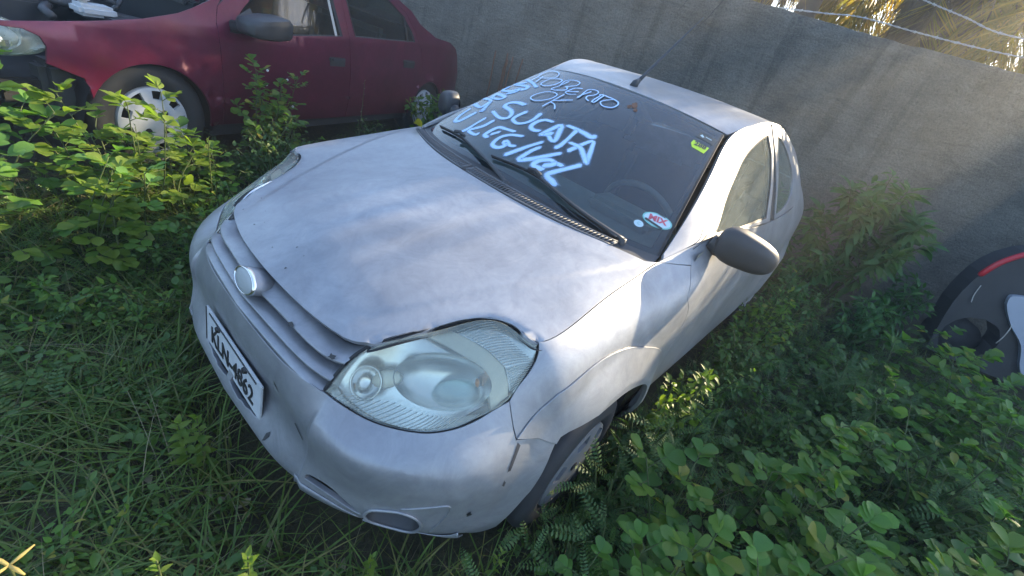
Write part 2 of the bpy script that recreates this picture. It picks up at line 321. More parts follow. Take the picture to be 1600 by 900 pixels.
HOOD_SIDE=[(.590,.362,.690),(.556,.40,.712),(.513,.43,.732),(.455,.452,.748),(.395,.475,.762),(.345,.502,.783),(.308,.53,.795),(.286,.567,.797),(.270,.625,.795),(.26,.668,.793),(.13,.670,.822),(0,.672,.846),(-.17,.671,.880),(-.322,.668,.911)]
class HoodSurf:
    nu=41;nv=41;sgn=1                       # u = 20*x+20 , v = 20*y+20
    def __init__(s):
        D=[(x,y,z+.001,2.) for x,y,z in belt.ev([(u,6) for u in np.linspace(2.0,10,48)])]
        D+=[(.645-.397*y*y-.028*y**4,y,.703-.011*y*y-.07*y**4,1.) for y in np.linspace(0,.34,7)]
        D+=[(-.098-.405*y*y-.143*y**4,y,.926-.044*y*y+.02*y**4,1.) for y in np.linspace(0,.64,9)]
        D+=[(x,0,z,.6) for x,z in ((.575,.744),(.49,.783),(.41,.812),(.33,.838),(.225,.867),(.12,.889),(0,.910))]
        D=np.array(D);A=s.basis(D[:,0],D[:,1]);w=D[:,3:4]
        s.c=np.linalg.solve((A*w).T@(A*w)+1e-6*np.eye(A.shape[1]),(A*w).T@(D[:,2]*w[:,0]))
    def basis(s,x,y):
        y2=y*y;return np.stack([x**0,x,x*x,x**3,x**4,y2,y2*x,y2*x*x,y2*x**3,y2*y2,y2*y2*x,y2*y2*x*x,y2*y2*x**3,y2**3,y2**3*x,y2**3*x*x],1)
    def z(s,x,y):
        z=s.basis(x,y)@s.c
        # pressed rise of the middle panel, bounded by a crease, and the turned-down lip along the lamp
        yc=np.interp(-x,[-.538,-.396,-.206,.022,.217],[.328,.394,.474,.567,.63]);t=np.clip((yc-np.abs(y))/.026+.5,0,1);t=t*t*(3-2*t)
        z=z+.0055*t*np.clip((.60-x)/.12,0,1)*np.clip((x+.30)/.10,0,1)
        H=np.array(HOOD_SIDE)[1:10,:2];d=np.full(np.shape(x),9.)
        for a,b in zip(H[:-1],H[1:]):
            ab=b-a;q=np.clip(((x-a[0])*ab[0]+(np.abs(y)-a[1])*ab[1])/(ab@ab),0,1);d=np.minimum(d,np.hypot(x-a[0]-q*ab[0],np.abs(y)-a[1]-q*ab[1]))
        q=np.clip(1-d/.020,0,1);return z-.007*q*q
    def ev(s,uv):
        uv=np.atleast_2d(np.asarray(uv,float));x=uv[:,0]/20-1;y=uv[:,1]/20-1
        return np.stack([x,y,s.z(x,y)],1)
    def nrm(s,uv):
        e=1e-2;uv=np.atleast_2d(np.asarray(uv,float));n=np.cross(s.ev(uv+[e,0])-s.ev(uv-[e,0]),s.ev(uv+[0,e])-s.ev(uv-[0,e]));return n/np.linalg.norm(n,axis=1,keepdims=True)
def full_mirror(G): # G[rows][cols centre->side] -> full -Y..+Y
    M=G[:,:0:-1]*np.array([1,-1,1]);return np.concatenate([M,G],1)
def ws_grid():
    rows=[]
    for t,b in ((0,0),(.33,.016),(.67,.016),(1,0)):
        row=[]
        for f in np.linspace(0,1,5):
            yb=.655*f;yt=.492*f
            pb=np.array([-.201-.358*yb**2-.116*yb**4,yb,.941-.161*yb**2+.209*yb**4])
            pt=np.array([-.893-.25*yt**2-.2*yt**4,yt,1.343-.171*yt**2+.079*yt**4])
            p=pb+(pt-pb)*t+np.array([.5,0,.86])*b*(1-.3*f*f);row.append(p)
        rows.append(row)
    return np.array(rows)
def roof_grid():
    X=[-.885,-1.2,-1.6,-2.0,-2.45,-2.72];h=[.495,.538,.546,.562,.58,.572];zc=[1.345,1.392,1.416,1.388,1.31,1.20];zr=[1.306,1.380,1.390,1.33,1.235,1.125];xr=[-1.0,-1.22,-1.6,-2.0,-2.37,-2.64]
    return np.array([[(x+(r-x)*f*f,hh*f,a+(b-a)*f**2.2) for f in (0,.3,.6,.85,1)] for x,hh,a,b,r in zip(X,h,zc,zr,xr)])
SIDE=[ # t0 belt , t1 top ; s stations
 ((-.35,.672,.912),(-.345,.668,.914)),
 ((-.62,.727,.992),(-.56,.625,1.030)),
 ((-.86,.752,.992),(-.79,.567,1.180)),
 ((-1.1,.765,.992),(-1.01,.512,1.312)),
 ((-1.4,.774,.987),(-1.27,.545,1.388)),
 ((-1.75,.772,.995),(-1.65,.552,1.388)),
 ((-2.1,.762,1.02),(-2.05,.570,1.318)),
 ((-2.45,.712,1.052),(-2.40,.588,1.228)),
 ((-2.76,.622,1.082),(-2.67,.575,1.115)),
]
def side_grid():
    G=[]
    for a,b in SIDE:
        a=np.array(a);b=np.array(b);L=np.linalg.norm(b-a)
        row=[]
        for t in (0,.33,.67,1):
            p=a+(b-a)*t;p[1]+=.10*L*t*(1-t);p[2]+=.06*L*t*(1-t);row.append(p)
        G.append(row)
    return np.array(G)
belt=Surf(BELT,arch_deform);hood=HoodSurf();ws=Surf(full_mirror(ws_grid()));roof=Surf(full_mirror(roof_grid()));side=Surf(side_grid())

def dens(surf, P, h=.014):
    """densify a closed uv polygon so that its 3-D spacing is about h"""
    P = np.asarray(P, float); out = []
    X = surf.ev(P)
    for i in range(len(P)):
        a, b = P[i], P[(i + 1) % len(P)]; d = np.linalg.norm(surf.ev((a + (b - a) * np.linspace(0, 1, 6)[:, None]))[1:] - surf.ev((a + (b - a) * np.linspace(0, 1, 6)[:, None]))[:-1], axis=1).sum()
        k = max(1, int(math.ceil(d / h)))
        for t in range(k): out.append(a + (b - a) * t / k)
    return np.array(out)
def sm(*pts, n=5): return [tuple(p) for p in catmull(pts, n)]
class Off:
    def __init__(s, S, d): s.S = S; s.d = d; s.nu = S.nu; s.nv = S.nv
    def ev(s, uv): return s.S.ev(uv) - s.d * s.S.nrm(uv) * s.S.sgn
    def nrm(s, uv): return s.S.nrm(uv)
belt.sgn, ws.sgn, roof.sgn, side.sgn = 1, -1, -1, 1
def panel(name, surf, outline, material, parent, holes=(), sub=(6, 5), gap=.002, thick=.012, mirror=False, rim=True, h=.014, flipside=False):
    sgn = getattr(surf, 'sgn', getattr(getattr(surf, 'S', None), 'sgn', 1))
    loops = [dens(surf, outline, h)] + [dens(surf, q, h) for q in holes]
    V = []; E = []
    for q in loops:
        s = len(V); V += [tuple(p) for p in q]; E += [(s + i, s + (i + 1) % len(q)) for i in range(len(q))]
    o = loops[0]; lo, hi = o.min(0), o.max(0)
    def inside(pts, poly):
        x, y = pts[:, 0], pts[:, 1]; c = np.zeros(len(pts), bool); j = len(poly) - 1
        for i in range(len(poly)):
            xi, yi = poly[i]; xj, yj = poly[j]
            if yi != yj: c ^= ((yi > y) != (yj > y)) & (x < (xj - xi) * (y - yi) / (yj - yi) + xi)
            j = i
        return c
    gu = np.arange(math.floor(lo[0] * sub[0]), math.ceil(hi[0] * sub[0]) + 1) / sub[0]; gv = np.arange(math.floor(lo[1] * sub[1]), math.ceil(hi[1] * sub[1]) + 1) / sub[1]
    G = np.array([(a, b) for a in gu for b in gv]); ok = inside(G, o)
    for q in loops[1:]: ok &= ~inside(G, q)
    G = G[ok]
    if len(G):
        B = np.concatenate(loops); XB = surf.ev(B); XG = surf.ev(G)
        d = np.sqrt(((XG[:, None] - XB[None]) ** 2).sum(2)).min(1); G = G[d > h * .7]
    V += [tuple(p) for p in G]
    r = delaunay_2d_cdt([Vector(v) for v in V], E, [], 1, 1e-7)
    uv = np.array([(v.x, v.y) for v in r[0]]); F = [tuple(f) for f in r[2]]; cen = uv[np.array(F)].mean(1); ok = inside(cen, o)
    for q in loops[1:]: ok &= ~inside(cen, q)
    F = [f for f, k in zip(F, ok) if k]
    F = [f if ((uv[f[1]] - uv[f[0]])[0] * (uv[f[2]] - uv[f[0]])[1] - (uv[f[1]] - uv[f[0]])[1] * (uv[f[2]] - uv[f[0]])[0]) > 0 else f[::-1] for f in F]
    X = surf.ev(uv); N = surf.nrm(uv)
    ec = {}
    for f in F:
        for i in range(3): ec[(f[i], f[(i + 1) % 3])] = 1
    bd = [e for e in ec if (e[1], e[0]) not in ec]
    inn = np.zeros_like(X)
    half = np.abs(X[:, 1]) < 1e-6 if mirror else np.zeros(len(X), bool)
    bd = [e for e in bd if not (half[e[0]] and half[e[1]])]
    bset = set()
    for a, b in bd:
        t = X[b] - X[a]; t /= max(np.linalg.norm(t), 1e-9)
        for k in (a, b): inn[k] += np.cross(N[k], t); bset.add(k)
    bl = sorted(bset); l = np.linalg.norm(inn[bl], axis=1, keepdims=True); inn[bl] /= np.maximum(l, 1e-9)
    for k in bl:
        if half[k]: inn[k][1] = 0
    NN = N * sgn
    X[bl] += inn[bl] * gap
    V3 = [X]; NV = [NN]; FF = [f if sgn > 0 else f[::-1] for f in F]
    if rim:
        idx = {k: i for i, k in enumerate(bl)}; nb = len(bl); n0 = len(X)
        r1 = X[bl] - inn[bl] * .0015 - NN[bl] * .0015; r2 = r1 - NN[bl] * thick
        V3 += [r1, r2]; NV += [-inn[bl], -inn[bl]]
        for a, b in bd:
            i, j = idx[a], idx[b]
            q = [(b, a, n0 + i, n0 + j), (n0 + j, n0 + i, n0 + nb + i, n0 + nb + j)]
            FF += q if sgn > 0 else [x[::-1] for x in q]
    V3 = np.concatenate(V3); NV = np.concatenate(NV)
    if mirror:
        z = np.abs(V3[:, 1]) < 1e-6; NV[z, 1] = 0; n = len(V3)
        FF = FF + [tuple(i + n for i in f[::-1]) for f in FF]
        V3 = np.concatenate([V3, V3 * [1, -1, 1]]); NV = np.concatenate([NV, NV * [1, -1, 1]])
    if flipside:
        V3 = V3 * [1, -1, 1]; NV = NV * [1, -1, 1]; FF = [f[::-1] for f in FF]
    return mk(name, V3, FF, material, parent, True, NV)
def gridobj(name, P, material, parent, mirror=False, thick=0):
    P = np.asarray(P, float); a, b = P.shape[:2]; V = P.reshape(-1, 3); F = [(i * b + j, i * b + j + 1, (i + 1) * b + j + 1, (i + 1) * b + j) for i in range(a - 1) for j in range(b - 1)]
    if mirror: n = len(V); F = F + [tuple(k + n for k in f[::-1]) for f in F]; V = np.concatenate([V, V * [1, -1, 1]])
    o = mk(name, V, F, material, parent)
    if thick: md = o.modifiers.new('solid', 'SOLIDIFY'); md.thickness = thick; md.offset = 0
    return o

# ------------------------------------------------------------------ silver hatchback
car = tag(empty('silver_hatchback'), 'faded silver hatchback with white spray-paint writing on its windscreen, standing in weeds', 'car')
HL = [(2.052, 4.043)] + sm((2.052, 4.043), (2.176, 5.305), (2.457, 5.85), (3.0, 6), n=4)[1:-1] + [(3.0, 6.0), (4, 6), (5.0, 6), (5.895, 6.0), (6.99, 6.0)] + sm((6.99, 6.0), (6.292, 4.896), (5.815, 4.168), (4.871, 4.003), (4.251, 3.988), (3.643, 4.0), (2.961, 3.978), (2.052, 4.043), n=4)[1:-1]
HLlow = sm((5.815, 4.168), (4.871, 4.003), (4.251, 3.988), (3.643, 4.0), (2.961, 3.978), (2.052, 4.043), n=4)
HLfen = sm((6.99, 6.0), (6.292, 4.896), (5.815, 4.168), n=4)
def inset(poly, surf, d):                                   # move a uv polygon inwards/outwards by d metres
    P = dens(surf, poly, .02); X = surf.ev(P); e = 1e-3; out = []
    area = sum(P[i - 1][0] * P[i][1] - P[i][0] * P[i - 1][1] for i in range(len(P))); s = 1 if area > 0 else -1
    for i, p in enumerate(P):
        t = X[(i + 1) % len(P)] - X[i - 1]; t /= max(np.linalg.norm(t), 1e-9); n = surf.nrm(p)[0]; w = np.cross(n, t) * s * d
        Su = (surf.ev(np.clip(p + [e, 0], 0, [surf.nu - 1, surf.nv - 1])) - surf.ev(np.clip(p - [e, 0], 0, [surf.nu - 1, surf.nv - 1])))[0] / (2 * e); Sv = (surf.ev(np.clip(p + [0, e], 0, [surf.nu - 1, surf.nv - 1])) - surf.ev(np.clip(p - [0, e], 0, [surf.nu - 1, surf.nv - 1])))[0] / (2 * e)
        du = np.linalg.lstsq(np.stack([Su, Sv], 1), w, rcond=None)[0]; du = np.clip(du, -.5, .5); out.append(np.clip(p + du, 0, [surf.nu - 1, surf.nv - 1]))
    return out
ARCHLINE = sm((6.32, .02), (6.42, 1.2), (6.551, 2.164), (6.893, 3.243), (7.35, 3.52), (7.929, 3.56), (8.55, 3.42), (9.17, 2.94), (9.55, 2.2), (9.75, 1.0), (9.8, .3), n=4)
iseam = 12
# front bumper (middle to left, mirrored), holes for the torn cavity, lower slot and fog lamp pocket
FOG = sm((3.49, 1.45), (3.62, 1.85), (4.02, 2.06), (4.36, 1.9), (4.50, 1.5), (4.34, 1.05), (3.95, .86), (3.60, 1.1), (3.49, 1.45), n=4)[:-1]
TORN = [(.06, 1.48), (.09, 1.70), (.2, 1.64), (.3, 1.69), (.41, 1.62), (.52, 1.67), (.62, 1.61), (.75, 1.66), (.86, 1.60), (.98, 1.63), (.93, 1.54), (.86, 1.49), (.74, 1.48), (.6, 1.41), (.48, 1.43), (.4, 1.37), (.2, 1.42)]
SLOT = sm((2.31, 1.50), (2.38, 1.68), (2.86, 1.80), (3.36, 1.50), (3.36, 1.36), (2.86, 1.52), (2.31, 1.50), n=4)[:-1]
LIP = sm((0, 3.92), (.7, 3.86), (1.26, 3.88), (1.78, 4.0), (1.98, 4.02), n=3)
out = LIP + HLlow[::-1] + [(5.96, 3.79), (6.07, 3.5), (6.52, 3.44)] + [ARCHLINE[iseam]] + ARCHLINE[:iseam][::-1] + [(6.2, .02), (4, .02), (2, .02), (0, .02)]
bump_o = panel('front_bumper', belt, out, M['silver'], car, holes=[TORN, SLOT, FOG], mirror=True, sub=(20, 14), h=.011)
# fender, door, quarter
CREASE = sm((6.07, 3.52), (6.45, 3.88), (6.85, 4.23), (7.32, 4.58), (7.65, 4.70), (7.97, 4.66), (8.52, 4.46), (9.12, 4.08), (9.7, 3.56), (10.10, 2.9), (10.17, 2.2), (10.08, 1.4), (9.97, .78), n=5)
FEN = [(5.96, 3.79)] + HLfen[::-1] + [(7.6, 6), (8.4, 6), (9.2, 6), (9.98, 6.0)] + sm((10.42, 5.55), (10.2, 5.1), (10.1, 4.78), (10.36, 3.979), (10.36, 2.779), (10.2, 1.2), (10.1, .75), n=4) + CREASE[::-1]
FLARE = CREASE + [(9.82, .75)] + [p for p in ARCHLINE[iseam:] if p[1] > .8][::-1] + [(6.52, 3.44)]
RARCH = [(15.35 + .82 * math.cos(a), .3 + 3.15 * math.sin(a)) for a in np.linspace(math.pi, 0, 22)]
DOOR = sm((10.42, 5.55), (10.2, 5.1), (10.1, 4.78), (10.36, 3.979), (10.36, 2.779), (10.2, 1.2), (10.1, .75), n=4) + [(13.2, .75), (13.3, 2), (13.2, 4), (13.0, 6.0), (11, 6.0), (10.6, 5.9)]
QUART = [(13.2, .75), (14.5, .75)] + RARCH + [(16.3, .3), (18, .3), (18, 6), (13.0, 6), (13.2, 4), (13.3, 2)]
for fs in (False, True):
    f = panel('front_fender', belt, FEN, M['silver'], car, sub=(30, 20), h=.009, flipside=fs)
    panel('fender_flare', Off(belt, -.0045), FLARE, M['silver'], car, sub=(20, 16), h=.010, gap=.001, flipside=fs)
    panel('pillar_base', belt, [(9.98, 6), (10.43, 5.56), (10.62, 5.92), (11, 6), (10.5, 6)], M['silver'], car, sub=(8, 8), gap=.001, flipside=fs)
    d = panel('front_door', belt, DOOR, M['silver'], car, sub=(5, 4), flipside=fs)
    q = panel('rear_quarter_panel', belt, QUART, M['silver'], car, sub=(4, 4), flipside=fs)
    sk = panel('side_skirt', belt, [(9.82, .05), (9.82, .75), (14.5, .75), (14.5, .05)], M['trim'], car, sub=(3, 3), flipside=fs)
    # wheel-arch liner
    P = []
    for yy in (.80, .70, .52):
        P.append([(.335 * math.cos(a), yy, .28 + .335 * math.sin(a)) for a in np.linspace(-.1, math.pi + .1, 26)])
    P = np.array(P); s = -1 if fs else 1
    gridobj('wheel_arch_liner', P * [1, s, 1], M['dark'], car); gridobj('wheel_arch_liner', P * [1, s, 1] + [-2.45, 0, 0], M['dark'], car)
HS = belt.ev([(u, 6) for u in np.linspace(2.02, 9.95, 70)])[:, :2] - [0, .0004]; fe = [(.645 - .397 * y * y - .028 * y ** 4, y) for y in np.linspace(-.34, .34, 15)]; re_ = [(-.098 - .405 * y * y - .143 * y ** 4, y) for y in np.linspace(.64, -.64, 27)]
hsl = HS.tolist(); HO = fe + hsl + re_ + [(x, -y) for x, y in hsl[::-1]]
hood_o = panel('hood', hood, [(20 * x + 20, 20 * y + 20) for x, y in HO], M['silver'], car, sub=(3.4, 3.4), gap=.0022)
# dark trough under the panel gaps
tro = np.array([[belt.ev((u, 6.0))[0] + np.array([dx, dy, -.016]) for (dx, dy) in ((-.02, -.02), (.012, .012))] for u in np.linspace(2.4, 10, 50)]); gridobj('gap_seal', tro, M['seal'], car); gridobj('gap_seal', tro * [1, -1, 1], M['seal'], car)
# inner body keeps daylight out of the gaps
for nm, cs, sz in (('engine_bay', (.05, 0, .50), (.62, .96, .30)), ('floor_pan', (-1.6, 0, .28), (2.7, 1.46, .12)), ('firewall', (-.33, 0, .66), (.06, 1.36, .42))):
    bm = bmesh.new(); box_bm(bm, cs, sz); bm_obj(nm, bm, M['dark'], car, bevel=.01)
# grille: louvred slats behind the opening
def louvre(v0, v1, u1, d, name):
    rows = []
    for (v, dd) in ((v0 - .10, .016), (v0 - .03, .001), (v0 + .06, .0005), (v0 + (v1 - v0) * .45, d * .55), (v1, d), (v1 + .02, d + .012)):
        us = np.linspace(0, np.interp(v, [3.9, 4.04, 5.3, 5.85, 6], [1.97, 2.03, 2.15, 2.42, 2.8]), 24); uv = np.array([(u, min(v, 5.99)) for u in us]); rows.append(belt.ev(uv) - belt.nrm(uv) * dd)
    gridobj(name, rows, M['silver'], car, mirror=True)
louvre(5.18, 5.97, 2.04, .034, 'grille_slat'); louvre(4.45, 5.10, 1.97, .038, 'grille_slat'); louvre(3.93, 4.38, 1.93, .034, 'grille_slat')
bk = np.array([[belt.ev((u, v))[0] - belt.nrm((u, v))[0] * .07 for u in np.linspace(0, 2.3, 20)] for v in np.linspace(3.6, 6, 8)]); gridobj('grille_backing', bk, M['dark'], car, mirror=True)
# badge: oval boss with a chrome rim and a pale worn face
def oval(cx, cy, cz, ry, rz, tilt, L, n=36):
    ang = np.linspace(0, 2 * math.pi, n, endpoint=False); fwd = np.array([math.cos(tilt), 0, math.sin(tilt)]); up = np.array([-math.sin(tilt), 0, math.cos(tilt)])
    return [np.array([cx, cy, cz]) + fwd * l + np.outer(np.cos(ang) * ry * k, [0, 1, 0]) + np.outer(np.sin(ang) * rz * k, up) for l, k in L]
def rings(name, R, material, parent, cap=True, smooth=True):
    n = len(R[0]); V = np.concatenate(R); F = [(i * n + j, i * n + (j + 1) % n, (i + 1) * n + (j + 1) % n, (i + 1) * n + j) for i in range(len(R) - 1) for j in range(n)]
    if cap: F.append(tuple((len(R) - 1) * n + j for j in range(n)))
    return mk(name, V, F, material, parent, smooth)
bd_ = rings('badge', oval(.64, 0, .655, .058, .032, .35, [(0, 1), (.050, 1), (.055, .97)]), M['silver'], car)
rings('badge_rim', oval(.64, 0, .655, .058, .032, .35, [(.050, 1.0), (.057, 1.0), (.059, .95), (.058, .91), (.056, .90)]), M['chrome'], bd_, False)
rings('badge_face', oval(.64, 0, .655, .058, .032, .35, [(.055, .91), (.058, .8), (.060, .4), (.061, .1)]), M['badgegrey'], bd_)
# number plate with its characters and bolts
PL = tag(None or empty('number_plate', (.731, .0, .404), (0, math.radians(-3), 0)), None); PL.parent = car
bm = bmesh.new(); box_bm(bm, (0, 0, 0), (.006, .40, .13)); bm_obj('plate_sheet', bm, M['plate'], PL, bevel=.002)
def text(name, s, size, material, parent, loc, rot, depth=.0008, bold=0, xs=1):
    cu = bpy.data.curves.new(name, 'FONT'); cu.body = s; cu.size = size; cu.align_x = 'CENTER'; cu.align_y = 'CENTER'; cu.extrude = depth; cu.offset = bold; cu.resolution_u = 3
    t = bpy.data.objects.new(name, cu); COL.objects.link(t); dg = bpy.context.evaluated_depsgraph_get(); me = bpy.data.meshes.new_from_object(t.evaluated_get(dg)); bpy.data.objects.remove(t); me.materials.clear()
    o = link(name, me, material, parent); o.location = loc; o.rotation_euler = rot; o.scale = (xs, 1, 1); return o
RX = (math.pi / 2, 0, math.pi / 2)
text('plate_characters', 'KLN-4862', .084, M['ink'], PL, (.0045, 0, -.016), RX, .001, .0010, .88)
bm = bmesh.new(); box_bm(bm, (.004, 0, .053), (.003, .34, .005)); box_bm(bm, (.004, -.196, 0), (.003, .003, .126)); bm_obj('plate_border', bm, M['trim'], PL)
for y in (-.098, .098):
    bm = bmesh.new(); bmesh.ops.create_cone(bm, cap_ends=True, segments=12, radius1=.012, radius2=.009, depth=.01, matrix=Matrix.Translation((.006, y, .043)) @ Matrix.Rotation(math.pi / 2, 4, 'Y')); bm_obj('plate_bolt', bm, M['ink'], PL, True)
# cavity behind the holes, fog lamp pocket, lower lip
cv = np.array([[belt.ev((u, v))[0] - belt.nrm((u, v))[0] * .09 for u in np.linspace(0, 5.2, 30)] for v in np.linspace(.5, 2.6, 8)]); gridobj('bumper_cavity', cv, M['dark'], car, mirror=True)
for s in (1, -1):
    P = np.array(FOG); c0 = P.mean(0); R = []
    for k, d in ((1.0, .000), (.98, .012), (.88, .05), (.6, .075), (.08, .08)):
        uv = c0 + (P - c0) * k; R.append((belt.ev(uv) - belt.nrm(uv) * d) * [1, s, 1])
    fp = rings('fog_lamp_pocket', R, M['trim'], car)  # silver bowl given dark trim, shade of the recess put into the colour
    V, F = tube(np.concatenate([R[0], R[0][:1]]) + belt.nrm(np.concatenate([P, P[:1]])) * [1, s, 1] * .002, .0042, 6, False); mk('pocket_rim', V, F, M['silver'], fp)
    uv = np.array(sm((4.05, 2.16), (4.6, 2.36), (4.86, 2.36), (4.84, 1.9), (4.66, 1.15), n=6)); V, F = tube((belt.ev(uv) + belt.nrm(uv) * .0005) * [1, s, 1], .0028, 5); mk('pocket_trim', V, F, M['silver'], fp)
    uv = np.array(sm((3.45, 1.05), (4.1, .66), (4.9, .82), (5.25, 1.1), n=5)); a = belt.ev(uv) + belt.nrm(uv) * .004; uv2 = uv + [0, -.28]; b = belt.ev(np.clip(uv2, 0, 9)) + belt.nrm(uv) * .010
    gridobj('bumper_lip', np.array([a, b, b - [.02, 0, .012]]) * [1, s, 1], M['silver'], car, thick=.003)
    uv = np.array(sm((2.05, 1.25), (2.8, 1.28), (3.36, 1.05), n=6)); a = belt.ev(uv) + belt.nrm(uv) * .002; b = belt.ev(uv + [0, -.35]) + belt.nrm(uv) * .008
    gridobj('bumper_lip', np.array([a, b, b - [.02, 0, .01]]) * [1, s, 1], M['silver'], car, thick=.003)
# scuffs where the paint has come off
for n_, L in enumerate(([(1.2, 3.2), (1.42, 3.02), (1.46, 3.0), (1.24, 3.12)], [(1.80, 2.62), (1.99, 2.32), (2.02, 2.33), (1.83, 2.7)], [(6.1, 3.46), (5.98, 3.1), (5.9, 2.75), (5.96, 2.7), (6.05, 3.1), (6.16, 3.4)], [(1.25, 1.2), (1.27, 1.5), (1.33, 1.62), (1.36, 1.5), (1.31, 1.3)])):
    uv = np.array(L); V = belt.ev(uv) + belt.nrm(uv) * .0015; mk('paint_scuff', V, [tuple(range(len(L)))], M['trim'], car, False)
for c_, r_ in (((1.02, 5.22), .012), ((5.35, 2.0), .012), ((1.86, 5.30), .014)):
    a = np.linspace(0, 2 * math.pi, 11, endpoint=False); uv = np.array([(c_[0] + math.cos(t) * r_ * 5 * (.5 + random.random()), c_[1] + math.sin(t) * r_ * 9 * (.4 + random.random())) for t in a]); V = belt.ev(uv) + belt.nrm(uv) * .0018; mk('paint_chip', V, [tuple(range(11))], M['ink'], car, False)

# small chips along the front edge of the bonnet
for k in range(9):
    y_ = rng.uniform(-.36, .30); x_ = .645 - .397 * y_ * y_ - .02 - abs(rng.normal()) * .05; r_ = rng.uniform(.001, .003); a = np.linspace(0, 2 * math.pi, 8)[:-1]; uv = np.array([(20 * (x_ + math.cos(t) * r_ * (.5 + random.random())) + 20, 20 * (y_ + math.sin(t) * r_ * (.5 + 1.2 * random.random())) + 20) for t in a]); V = hood.ev(uv) + hood.nrm(uv) * .0012; mk('paint_chip', V, [tuple(range(7))], M['trim'], hood_o, False)
# headlamps
def uvobj(name, S, uv, F, material, parent, s, lift=0):
    uv = np.array(uv); V = (S.ev(uv) + S.nrm(uv) * lift) * [1, s, 1]; return mk(name, V, F if s > 0 else [f[::-1] for f in F], material, parent)
HLd = dens(belt, HL, .014)
for s in (1, -1):
    fs = s < 0
    hl = panel('headlight', belt, inset(HL, belt, .004), M['lens'], car, sub=(5, 6), gap=.003, thick=.006, flipside=fs)
    R = []
    for d, k in ((.004, .999), (.02, .985), (.055, .93)):
        c0 = HLd.mean(0); uv = np.clip(c0 + (HLd - c0) * k, 0, [18, 6]); R.append((belt.ev(uv) - belt.nrm(uv) * d) * [1, s, 1])
    rings('lamp_bucket', R, M['reflector'], hl, False)
    panel('lamp_backing', Off(belt, .055), inset(HL, belt, .008), M['reflector'], hl, sub=(4, 5), rim=False, flipside=fs)
    # black seal round the lens
    uo = np.array(inset(HL, belt, -.007)); ui = np.array(inset(HL, belt, .003)); n = len(uo)
    V = np.concatenate([belt.ev(uo) - belt.nrm(uo) * .010, belt.ev(ui) - belt.nrm(ui) * .004]) * [1, s, 1]; mk('lamp_seal', V, [(i, (i + 1) % n, n + (i + 1) % n, n + i) for i in range(n)], M['seal'], hl)
    # small high-beam lamp
    def disc(c, ru, rv, prof, name, material, seg=28, par=hl):
        c = np.array(c); ru = np.array(ru) - c; rv = np.array(rv) - c; R = []
        X0 = belt.ev(c)[0]; n0 = np.array([.72, .45, .53]); n0 = n0 / np.linalg.norm(n0); Xu = belt.ev(c + ru)[0] - X0; Xv = belt.ev(c + rv)[0] - X0
        Xu -= n0 * (Xu @ n0); Xv -= n0 * (Xv @ n0)
        for k, d in prof:
            R.append(np.array([X0 + (Xu * math.cos(a) + Xv * math.sin(a)) * k - n0 * d for a in np.linspace(0, 2 * math.pi, seg, endpoint=False)]) * [1, s, 1])
        return rings(name, R, material, par)
    disc((2.683, 4.656), (2.969, 4.723), (2.558, 5.09), [(1.12, .016), (1.12, .012), (1.0, .012), (.93, .022), (.6, .036), (.1, .042)], 'high_beam', M['chrome'])
    disc((2.86, 4.72), (2.93, 4.76), (2.80, 4.86), [(1, .026), (.8, .018), (.2, .016)], 'bulb', M['amber'], 14)
    disc((3.05, 4.80), (3.30, 4.86), (2.99, 5.0), [(1, .034), (1, .014), (.85, .012), (.2, .012)], 'bulb_housing', M['lampgrey'], 14)
    disc((4.017, 4.80), (5.188, 4.531), (3.95, 5.36), [(1.02, .020), (.98, .024), (.8, .036), (.5, .047), (.1, .05)], 'low_beam_bowl', M['reflector'], 36)
    disc((4.35, 4.55), (4.90, 4.42), (4.34, 4.8), [(1.0, .030), (.9, .024), (.5, .018), (.1, .016)], 'projector_lens', M['glass'], 28)
    disc((4.813, 4.638), (4.87, 4.625), (4.80, 4.72), [(1, .024), (.7, .016), (.1, .014)], 'bulb', M['amber'], 12)
    O15 = Off(belt, .014)
    bz = [(3.646, 5.802), (4.046, 5.875), (4.6, 5.5), (5.524, 4.904), (5.72, 4.55), (5.80, 4.26), (5.364, 4.06), (5.22, 4.4), (5.093, 4.754), (4.4, 5.25)]
    panel('lamp_bezel', O15, bz, M['lampgrey'], hl, sub=(4, 5), gap=0, thick=.012, flipside=fs)
    panel('side_reflector', Off(belt, .020), [(4.1, 5.84), (5.037, 5.92), (5.9, 5.93), (6.80, 5.86), (6.2, 4.95), (5.86, 4.32), (5.60, 4.9), (4.9, 5.35)], M['reflector'], hl, sub=(4, 5), gap=0, thick=.01, flipside=fs)
    def rib(name, pairs, S, r=.0013):
        acc = Acc()
        for a, b in pairs:
            uv = np.linspace(0, 1, 5)[:, None] * (np.array(b) - np.array(a)) + np.array(a); V, F = tube((S.ev(uv)) * [1, s, 1], r, 5); acc.add(V, F)
        return tag(acc.obj(name, M['plate'], hl), kind='stuff')
    prs = []
    A = np.array([(2.25, 4.02), (2.9, 4.04), (3.6, 4.05), (4.25, 4.04), (4.75, 4.05)]); Bq = np.array([(2.45, 4.28), (3.28, 4.43), (3.95, 4.30), (4.55, 4.18), (5.0, 4.10)]); x = np.linspace(0, 4, 27)
    for t in x: i = min(int(t), 3); f = t - i; prs.append((A[i] * (1 - f) + A[i + 1] * f, Bq[i] * (1 - f) + Bq[i + 1] * f))
    rib('lamp_ribs', prs, Off(belt, .006))
    prs = [((4.2 + 1.3 * t, 5.80 - .88 * t), (5.1 + 1.35 * t, 5.91 - .72 * t)) for t in np.linspace(.02, 1, 17)] + [((5.60 + .25 * t, 4.86 - .50 * t), (6.50 - .5 * t, 5.18 - .72 * t)) for t in np.linspace(.05, .97, 10)]
    rib('side_lamp_ribs', prs, Off(belt, .006), .0011)

